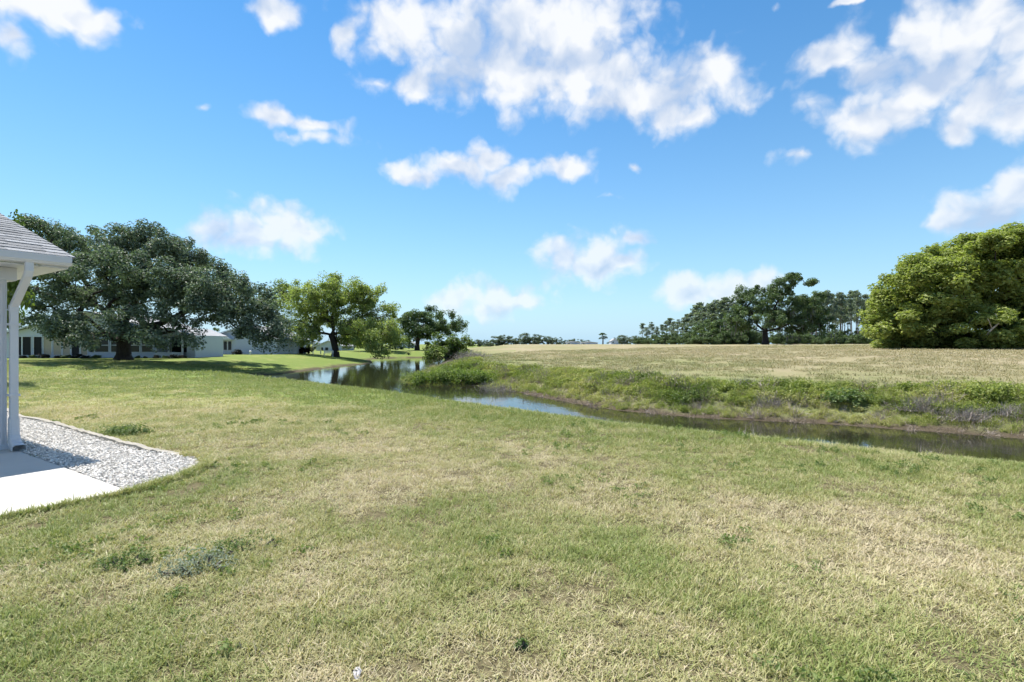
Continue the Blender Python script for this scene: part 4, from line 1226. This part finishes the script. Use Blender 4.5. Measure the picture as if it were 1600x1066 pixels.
def bank_growth():
    rng = np.random.default_rng(79)
    leafy = [leafy_clump(i, 110, .32, .5, .095) for i in range(4)] + [leafy_clump(10 + i, 60, .3, .45, .15) for i in range(2)]
    reeds = [blade_tuft(80 + i, 34, .22, .25, .75, .012, (.05, .55)) for i in range(3)]
    twigs = [twig_clump(90 + i, 40, .35, .8) for i in range(2)]
    x, y = sample_wedge(rng, 130000, 12, 62, 1.15)
    z, s, wm = land(x, y)
    n = fbm2(x * .5, y * .5, 15, 3)
    inner = .35 + (n - .5) * 1.5; outer = 4.6 + (fbm2(x * .35, y * .35, 16, 2) - .5) * 2.4
    inner = np.where((y > 31) & (x < 1), inner - 2.0, inner)       # leafy point hanging over the water
    ok = (wm > .5) & (s > inner) & (s < outer) & (rng.random(len(x)) < np.clip(1.25 - y / 75, .3, 1))
    x, y, z, s, n = x[ok], y[ok], z[ok], s[ok], n[ok]
    t = fbm2(x * .8, y * .8, 18, 3)
    k = rng.integers(0, 4, len(x))
    k = np.where(t > .56, rng.integers(4, 6, len(x)), k)
    u = rng.random(len(x))
    low = (s < 1.7)
    k = np.where((u < .22) | (low & (u < .7)), rng.integers(6, 9, len(x)), k)
    k = np.where((u > .975), rng.integers(9, 11, len(x)), k)
    it = np.clip(.42 + (fbm2(x * .6 + 9, y * .6, 19, 3) - .5) * 1.5 + rng.normal(size=len(x)) * .1 + np.where(low, .3, 0), 0, 1)
    sc = rng.uniform(.45, .95, len(x)) * np.where(low, .7, 1) * (.55 + .7 * n)
    far_pt = (y > 28) & (x < 2)
    sc = sc * np.where(far_pt, 1.15, 1.0)
    it = it * np.where(far_pt & (y < 45), .85, 1)
    rot = np.stack([rng.normal(size=len(x)) * .2, rng.normal(size=len(x)) * .2, rng.uniform(0, 6.28, len(x))], -1)
    tag(gn_scatter('bank_undergrowth', np.stack([x, y, z - .03], -1), rot, np.stack([sc, sc, sc], -1), it, k,
                   [(m, M['brush']) for m in leafy + reeds] + [(m, M['brushtwig']) for m in twigs]), 'tangled green undergrowth along the far bank of the pond', 'undergrowth')
bank_growth()

def shore_litter():
    """dead stalks on the mud and sparse tall blades along the near crest"""
    rng = np.random.default_rng(80)
    st = [twig_clump(120 + i, 9, .25, .3, .008) for i in range(2)] + [blade_tuft(130 + i, 14, .12, .08, .26, .008, (.2, 1.3)) for i in range(3)]
    x, y = sample_wedge(rng, 60000, 10, 50, 1.15)
    z, s, wm = land(x, y)
    ok = (wm > .5) & (s > -.25) & (s < 2.4) & (rng.random(len(x)) < .55)
    x, y, z = x[ok], y[ok], z[ok]
    k = np.where(rng.random(len(x)) < .3, rng.integers(0, 2, len(x)), rng.integers(2, 5, len(x)))
    it = np.clip(.35 + rng.normal(size=len(x)) * .25 + (fbm2(x, y, 41, 3) - .5), 0, 1); sc = rng.uniform(.5, 1.1, len(x))
    rot = np.stack([rng.normal(size=len(x)) * .4, rng.normal(size=len(x)) * .4, rng.uniform(0, 6.28, len(x))], -1)
    tag(gn_scatter('shore_litter', np.stack([x, y, np.maximum(z, ZW) - .02], -1), rot, np.stack([sc, sc, sc], -1), it, k, [(m, M['brushtwig']) for m in st]),
        'brown dead stalks on the muddy strip under the far bank', 'dead stalks')
shore_litter()

def gravel():
    mb = MB(); n = len(GRAVEL)
    mb.add([(x, y, -.012) for x, y in GRAVEL], [])
    from mathutils.geometry import tessellate_polygon
    tr = tessellate_polygon([[Vector((x, y, 0)) for x, y in GRAVEL]])
    for t in tr:
        a, b2, c2 = [Vector((GRAVEL[i][0], GRAVEL[i][1], 0)) for i in t]
        mb.f.append(tuple(t) if (b2 - a).cross(c2 - a).z > 0 else tuple(reversed(t)))
    tag(mb.build('gravel_bed', plain('gravel_base', (.36, .35, .34), .95, .3, 30, .6, 60)), kind='structure')
    rng = np.random.default_rng(81)
    rocks = []
    for i in range(6):
        import bmesh
        bm = bmesh.new(); bmesh.ops.create_icosphere(bm, subdivisions=1, radius=1)
        for v in bm.verts: v.co = Vector(np.array(v.co) * rng.uniform(.65, 1.2))
        me = bpy.data.meshes.new('stone'); bm.to_mesh(me); bm.free()
        rocks.append(me)
    P_ = np.array(GRAVEL)
    m = 110000
    x = rng.uniform(-14, P_[:, 0].max(), m); y = rng.uniform(P_[:, 1].min(), 14, m)
    # stones thin out over the tip, a few stray into the grass
    ok = in_poly(x + rng.normal(size=m) * .03, y + rng.normal(size=m) * .03, GRAVEL) & ~in_patio(x, y, .02)
    x, y = x[ok], y[ok]
    layer = rng.random(len(x))
    sc = np.stack([rng.uniform(.008, .021, len(x)) for _ in range(3)], -1); sc[:, 2] *= .6
    z = -.004 + layer * .022
    rot = rng.uniform(0, 6.28, (len(x), 3)) * np.array([.12, .12, 1])
    it = np.clip(rng.normal(.68, .25, len(x)), 0, 1)
    tag(gn_scatter('gravel', np.stack([x, y, z], -1), rot, sc, it, rng.integers(0, 6, len(x)), [(r, M['gravel']) for r in rocks]), 'white stone gravel beside the concrete patio', 'gravel')
    # edging
    e = [Vector((a[0], a[1], 0)) for a in EDGE]
    fine = []
    for i in range(len(e) - 1):
        for j in range(8): fine.append(e[i].lerp(e[i + 1], j / 8))
    fine.append(e[-1])
    vs = []; fs = []
    for i, p in enumerate(fine):
        t = (fine[min(i + 1, len(fine) - 1)] - fine[max(i - 1, 0)]).normalized(); nn = Vector((-t.y, t.x, 0))
        w = .045 + rng.uniform(-.008, .008); h = (.038 + rng.uniform(-.012, .012)) * min(1.0, .25 + (len(fine) - 1 - i) / 14)
        vs += [p - nn * w + Vector((0, 0, -.08)), p - nn * w * .8 + Vector((0, 0, h)), p + nn * w * .8 + Vector((0, 0, h + .006)), p + nn * w + Vector((0, 0, -.08))]
        if i:
            b0 = 4 * (i - 1)
            for k in range(3): fs.append((b0 + k, b0 + k + 1, b0 + k + 5, b0 + k + 4))
    fs.append((4 * len(fine) - 4, 4 * len(fine) - 3, 4 * len(fine) - 2, 4 * len(fine) - 1))
    tag(MB().add(vs, fs).build('gravel_edging', M['edging']), 'low weathered edging strip between white gravel and lawn', 'edging')
gravel()

# ------------------------------------------------------------------ houses beyond the lawn
def window(root, x0, x1, z0, z1, y, pane=None, cross=True, bars=()):
    """window set in a wall that faces the camera; y is the wall's face"""
    f = .07
    mb = MB()
    mb.box(x0 - f, x0, y - .06, y + .02, z0 - f, z1 + f); mb.box(x1, x1 + f, y - .06, y + .02, z0 - f, z1 + f)
    mb.box(x0, x1, y - .06, y + .02, z1, z1 + f); mb.box(x0, x1, y - .08, y + .02, z0 - f, z0)
    if cross:
        zm = (z0 + z1) / 2; mb.box(x0, x1, y - .035, y + .01, zm - .035, zm + .035)
    for b_ in bars: mb.box(b_ - .03, b_ + .03, y - .04, y + .01, z0, z1)
    w = mb.build('window', M['trimw'], root)
    zs = [(z0, (z0 + z1) / 2 - .035), ((z0 + z1) / 2 + .035, z1)] if cross else [(z0, z1)]
    for a, b_ in zs:
        MB().box(x0, x1, y - .012, y - .004, a, b_).build('pane', pane or M['darkpane'], w)
    return w

def gable_house(name, label, d, px0, px1, ridge_px, eave_py, ridge_py, base_z, depth=11.0, over=.45):
    k = d / FPX
    X = lambda px: (px - 800) * k
    Z = lambda py: EYE - (py - HOR) * k
    x0, x1, xr = X(px0), X(px1), X(ridge_px)
    root = empty(name, ((x0 + x1) / 2, d, base_z), 0, label, 'house')
    ox = (x0 + x1) / 2
    ze, zr = Z(eave_py) - base_z, Z(ridge_py) - base_z
    loc = lambda px: X(px) - ox
    lz = lambda py: Z(py) - base_z
    prof = [(x0 - ox, -.3), (x1 - ox, -.3), (x1 - ox, ze), (xr - ox, zr), (x0 - ox, ze)]
    MB().prism_y(prof, 0, depth).build('wall', M['siding'], root)
    sl = (zr - ze) / (xr - x0); sr = (zr - ze) / (x1 - xr); t = .16
    rl = [(x0 - ox - over, ze - over * sl + .03), (xr - ox, zr + .03), (x1 - ox + over, ze - over * sr + .03), (x1 - ox + over, ze - over * sr + .03 + t), (xr - ox, zr + .03 + t), (x0 - ox - over, ze - over * sl + .03 + t)]
    mb = MB()
    mb.prism_y(rl, -over, depth + over)
    mb.build('roof', M['roofgrey'], root)
    f = MB(); rf = [(x - (.0), z - .03) for x, z in rl]
    f.prism_y([(rl[0][0], rl[0][1] - .04), (rl[1][0], rl[1][1] - .04), (rl[2][0], rl[2][1] - .04), (rl[3][0], rl[3][1] - .03), (rl[4][0], rl[4][1] - .03), (rl[5][0], rl[5][1] - .03)], -over - .04, -over - .003)
    f.build('fascia', M['trimw'], root)
    return root, loc, lz

def house_a():
    d = 56.0
    root, lx, lz = gable_house('white_house', 'long white house with screened porch and sash windows behind the oak', d, 8, 243, 138, 522, 489, H((140 - 800) / FPX * d, d))
    # screened porch panels of the left half
    for a, b_, pane in ((30, 34, 'screen'), (36, 49, 'screen'), (53.5, 66, 'screen'), (69, 81, 'curtain'), (84, 96, 'curtain'), (99, 110, 'curtain'), (112.5, 124.5, 'screen'), (127, 137, 'curtain')):
        window(root, lx(a), lx(b_), lz(555), lz(526.5), 0, M[pane], False)
    # curtains are drawn behind the lower two thirds
    for a, b_ in ((149, 170), (174, 195), (199, 218.5), (222, 239)):
        window(root, lx(a), lx(b_), lz(550), lz(529), 0)
    MB().box(lx(142), lx(146.5), -.22, 0, lz(550), lz(545)).build('meter_box', M['screen'], root)
    MB().box(lx(8), lx(140), -.03, .0, .0, lz(556.5)).build('plinth', M['trimw'], root)
    # recessed porch wing
    k = d / FPX
    mb = MB(); x0, x1 = lx(243.5), lx(290)
    mb.box(x0, x1, 2.4, 7.0, -.3, lz(524)); mb.build('porch_wall', M['siding'], root)
    MB().prism_y([(x0, lz(525.5)), (x1 + .5, lz(525.5)), (x1 + .5, lz(524)), ((x0 + x1) / 2, lz(512)), (x0, lz(514))], -.3, 7.4).build('porch_roof', M['roofgrey'], root)
    for px in (244.5, 264, 285):
        MB().box(lx(px) - .07, lx(px) + .07, -.07, .07, 0, lz(525.5)).build('porch_post', M['trimw'], root)
    mb = MB(); mb.box(lx(244), lx(286), -.05, .05, lz(552), lz(550.5)); mb.box(lx(244), lx(286), -.03, .03, -.2, lz(552)); mb.build('porch_knee_wall', M['trimw'], root)
    MB().box(lx(246), lx(284), 2.36, 2.398, lz(551), lz(527)).build('screen', M['screen'], root)
    mb = MB(); mb.box(lx(286.5), lx(300), .6, 6, -.3, lz(524)); mb.build('end_wall', M['siding'], root)
    for i in range(10):
        pass
house_a()

def house_b():
    d = 75.0
    root, lx, lz = gable_house('white_bungalow', 'white gabled bungalow with grouped windows beyond the oak branches', d, 320, 432, 384, 530, 510, H((370 - 800) / FPX * d, d))
    x0, x1 = lx(298), lx(320)
    MB().box(x0, x1 - .01, 1.5, 8, -.3, lz(532)).build('wing_wall', M['siding'], root)
    MB().prism_y([(x0 - .4, lz(533)), (x1 + .6, lz(528)), (x1 + 2.5, lz(520)), (x1 - .5, lz(519)), (x0 + .5, lz(527))], 1.0, 8.5).build('wing_roof', M['roofgrey'], root)
    for a, b_ in ((334.5, 340.5), (342, 347.5), (349.5, 355), (356.5, 362)):
        window(root, lx(a), lx(b_), lz(547), lz(533.5), 0, None, False)
    MB().prism_y([(lx(329), lz(531)), (lx(366), lz(531)), (lx(366), lz(530)), (lx(352), lz(523)), (lx(329), lz(529))], -.9, -.01).build('porch_hood', M['trimw'], root)
house_b()

def house_c():
    d = 118.0
    root, lx, lz = gable_house('far_bungalow', 'low grey-roofed bungalow glimpsed between the stems of the open tree', d, 494, 534, 514, 541, 533, H((514 - 800) / FPX * d, d), 9)
    for a in (500, 508, 522):
        window(root, lx(a), lx(a + 5), lz(549), lz(543), 0, None, False)
    root, lx, lz = gable_house('pale_house', 'small pale house under the boughs of the broad oak', 200.0, 618, 648, 634, 539, 532, H(-38, 200), 9)
    for a in (623, 630, 640):
        window(root, lx(a), lx(a + 3), lz(542.5), lz(540), 0, None, False)
    root, lx, lz = gable_house('edge_cottage', 'bluish white cottage end showing under the tip of the oak', 92.0, 418, 442, 430, 540, 532, H((430 - 800) / FPX * 92, 92), 8)
    window(root, lx(432), lx(436), lz(550), lz(544), 0, None, False)
house_c()

def far_buildings():
    for (px0, px1, d, e, r, lb) in ((886, 906, 330, 535.2, 533.6, 'low pale building on the horizon, left of the palm'), (909, 934, 345, 535.8, 534.2, 'long low pale building on the horizon just beside the palm'), (955, 966, 360, 533, 529.5, 'small white house on the horizon, right of the palm')):
        root, lx, lz = gable_house('horizon_building', lb, d, px0, px1, (px0 + px1) / 2, e, r, H((px0 - 800) / FPX * d, d) - .4, 8)
        window(root, lx(px0 + 2), lx(px0 + 4), lz(e + 3), lz(e + 1.2), 0, None, False)
        MB().box(lx(px0 + 6), lx(px0 + 8.5), -.05, .0, 0, lz(e + 1)).build('door', M['trimw'], root)
far_buildings()

def garden_things():
    # white bench under the open tree
    d = 78.0; b_ = at(513, d)
    r = empty('garden_bench', b_, .12, 'white slatted bench under the open-crowned tree', 'bench')
    for i in range(4): MB().box(-.72, .72, -.22 + i * .12, -.12 + i * .12, .42, .45).build('seat_slat', M['trimw'], r)
    for i in range(3): MB().box(-.72, .72, .26, .29, .55 + i * .13, .65 + i * .13).build('back_slat', M['trimw'], r)
    for sx in (-.66, .62):
        for sy in (-.2, .24): MB().box(sx, sx + .05, sy, sy + .05, -.05, .42 if sy < 0 else .92).build('leg', M['trimw'], r)
    # white arbour frame
    d = 88.0; b_ = at(495, d)
    r = empty('arbour', b_, .2, 'white garden arbour frame left of the open tree trunk', 'arbour')
    for sx in (-.62, .62):
        for sy in (-.3, .3): MB().box(sx - .05, sx + .05, sy - .05, sy + .05, -.1, 1.7).build('post', M['trimw'], r)
    for sy in (-.3, .3):
        MB().tube([(-.62, sy, 1.68), (-.45, sy, 1.95), (0, sy, 2.1), (.45, sy, 1.95), (.62, sy, 1.68)], .05, 6).build('arch', M['trimw'], r)
        MB().box(-.57, .57, sy - .03, sy + .03, .75, .83).build('rail', M['trimw'], r)
    # hedge shrubs at the house fronts
    row = [(34, 'screened panels'), (52, 'screened panels'), (68, 'pale curtains'), (92, 'pale curtains'), (105, 'pale curtains'), (122, 'dark door panel'), (136, 'house corner'), (150, 'sash windows')]
    for i, (px, w) in enumerate(row):
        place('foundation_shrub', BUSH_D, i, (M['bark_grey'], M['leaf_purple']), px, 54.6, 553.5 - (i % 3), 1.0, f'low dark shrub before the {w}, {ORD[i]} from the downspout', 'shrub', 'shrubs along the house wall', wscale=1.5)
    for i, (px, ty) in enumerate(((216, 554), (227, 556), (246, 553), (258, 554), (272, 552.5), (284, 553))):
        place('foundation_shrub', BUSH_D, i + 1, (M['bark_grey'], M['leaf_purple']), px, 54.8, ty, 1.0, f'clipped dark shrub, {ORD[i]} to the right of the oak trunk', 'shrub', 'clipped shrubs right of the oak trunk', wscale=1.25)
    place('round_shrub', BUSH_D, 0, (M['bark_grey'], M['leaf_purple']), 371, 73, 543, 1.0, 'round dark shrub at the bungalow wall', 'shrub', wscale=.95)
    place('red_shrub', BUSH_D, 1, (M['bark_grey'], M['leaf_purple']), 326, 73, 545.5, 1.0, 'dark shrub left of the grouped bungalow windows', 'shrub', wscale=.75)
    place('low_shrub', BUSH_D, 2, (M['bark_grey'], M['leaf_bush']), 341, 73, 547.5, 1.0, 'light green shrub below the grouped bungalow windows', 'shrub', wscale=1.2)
    # white post with a cap by the bungalow
    b_ = at(391, 72); r = empty('yard_post', b_, 0, 'short white post standing on the grass before the bungalow', 'post')
    MB().tube([(0, 0, -.1), (0, 0, .45)], .13, 10).build('shaft', M['trimw'], r); MB().tube([(0, 0, .45), (0, 0, .5), (0, 0, .62)], [.19, .19, .06], 10).build('cap', M['trimw'], r)
garden_things()

# ------------------------------------------------------------------ plants with a place of their own
def shrub_at(name, px, d, w, h, n, size, mat, label, cat, seed, twigs=None, z=None):
    b_ = at(px, d, z)
    root = empty(name, b_, 0, label, cat)
    rng = np.random.default_rng(seed)
    m = 22
    a = rng.uniform(0, 6.28, m); r = np.sqrt(rng.random(m))
    cl = np.stack([r * np.cos(a) * w, r * np.sin(a) * w * .8, h * rng.uniform(.25, .95, m) * (1.05 - .5 * r)], -1)
    segs = [(np.array([c[0] * .3, c[1] * .3, -.05]), c, .014, .006) for c in cl]
    v, f = tubes_np(segs, 4); link('stem', mesh_np('stem', v, f, True), M['bark_grey'] if twigs is None else twigs, root)
    v, f, t = clump_leaves(cl, w * .32, n // m, size, rng, flat=.8)
    link('foliage', mesh_np('foliage', v, f, False, {'tint': t}), mat, root)
    return root
def dead_shrub(px, d, w, h, label, seed, n=150):
    b_ = at(px, d); root = empty('dead_brush', b_, 0, label, 'dead brush')
    me = twig_clump(seed, int(n * 2.2), w, h * .85, .0055 if w < 1 else .012)
    v = np.empty(len(me.vertices) * 3, np.float32); me.vertices.foreach_get('co', v); v = v.reshape(-1, 3); v[:, 0] *= 1.5; me.vertices.foreach_set('co', v.ravel()); me.update()
    link('branches', me, M['twig'], root)
dead_shrub(1205, 19.3, .45, .45, 'grey dead brush heap on the far bank below the mossy oak', 1)
dead_shrub(1165, 21.8, .35, .38, 'small grey dead brush at the upper edge of the far bank', 2, 80)
dead_shrub(1445, 17.4, .6, .5, 'greyish purple dead brush on the bank, left one of the pair near the dome tree', 3, 240)
dead_shrub(1515, 16.4, .7, .45, 'greyish purple dead brush on the bank, right one of the pair near the dome tree', 4, 260)
dead_shrub(1585, 16.2, .5, .4, 'pale dead brush on the far bank at the picture edge', 5, 120)
dead_shrub(1085, 20.0, .3, .28, 'little pale dead brush low on the far bank', 6, 60)
dead_shrub(738, 66, 1.5, 1.0, 'bare greyish thicket on the bank behind the leafy point', 7, 320)
dead_shrub(778, 29.4, .9, .8, 'grey bare twigs above the muddy bend of the far bank', 8, 150)
shrub_at('point_shrub', 672, 34.9, 1.6, .80, 3400, .13, M['leaf_point'], 'leafy green shrub hanging over the water at the tip of the point', 'shrub', 11)
shrub_at('point_shrub', 705, 35.2, 1.7, .95, 3600, .13, M['leaf_point'], 'rounded leafy shrub in the middle of the point', 'shrub', 12)
shrub_at('point_shrub', 742, 35.0, 1.6, .8, 3200, .13, M['leaf_point'], 'leafy shrub on the landward side of the point', 'shrub', 13)
shrub_at('bank_fern', 1322, 18.9, .7, .5, 900, .12, M['leaf_weed'], 'broad-leaved green plant on the far bank with deep shade beneath', 'plant', 14)
shrub_at('bank_plant', 1545, 17.6, 1.1, .5, 1800, .09, M['leaf_camphor'], 'bright yellow-green plant on the far bank above the dead brush', 'plant', 15)
shrub_at('bank_plant', 1075, 20.8, .7, .42, 1200, .09, M['leaf_bush'], 'bright green plant on the far bank near the muddy edge', 'plant', 16)
shrub_at('grey_weed', 305, 3.42, .24, .075, 1300, .017, M['leaf_grey'], 'low greyish weed patch in the near lawn', 'weed', 21)
shrub_at('green_weed', 192, 3.46, .18, .07, 800, .017, M['leaf_weed'], 'dark green weed beside the greyish weed patch', 'weed', 22)
shrub_at('green_weed', 385, 3.75, .22, .06, 700, .017, M['leaf_weed'], 'loose green weed just beyond the greyish weed patch', 'weed', 23)
shrub_at('edging_weed', 200, 8.95, .42, .12, 1400, .04, M['leaf_weed'], 'green weed patch beside the gravel edging', 'weed', 24)
shrub_at('gravel_weed', 58, 6.85, .10, .07, 260, .022, M['leaf_weed'], 'tiny weed in the gravel below the downspout', 'weed', 25)
shrub_at('broadleaf_weed', 815, 2.53, .03, .05, 44, .03, M['leaf_weed'], 'small upright broad-leaved weed in the near lawn', 'weed', 26)

def crest_stalks():
    # pale seeded stalks standing on the crest of the near bank
    rng = np.random.default_rng(9)
    for i, (px, d, lb) in enumerate(((1455, 7.75, 'pale dry grass stalks on the near bank crest, right of the water strip'), (1165, 8.9, 'thin pale stalks on the near bank crest, left of the taller stalks'))):
        b_ = at(px, d); r = empty('dry_stalks', b_, 0, lb, 'dry grass')
        me = blade_tuft(500 + i, 26, .22, .12, .30, .006, (.1, .7), .9)
        link('stalks', me, M['twig'], r)
crest_stalks()

def white_chip():
    b_ = at(559, 2.33)
    import bmesh
    bm = bmesh.new(); bmesh.ops.create_icosphere(bm, subdivisions=2, radius=1)
    rng = random.Random(4)
    for v in bm.verts: v.co = Vector((v.co.x * .019 * rng.uniform(.6, 1.25), v.co.y * .045 * rng.uniform(.9, 1.1), v.co.z * .009 * rng.uniform(.5, 1.5)))
    me = bpy.data.meshes.new('stone_chip'); bm.to_mesh(me); bm.free()
    o = link('stone_chip', me, plain('chip', (.42, .41, .45), .85, .2, 60)); o.location = (b_[0], b_[1], b_[2] + .012); o.rotation_euler = (.05, .1, .25)
    tag(o, 'flat white stone chip lying in the grass at the bottom edge', 'stone')
white_chip()
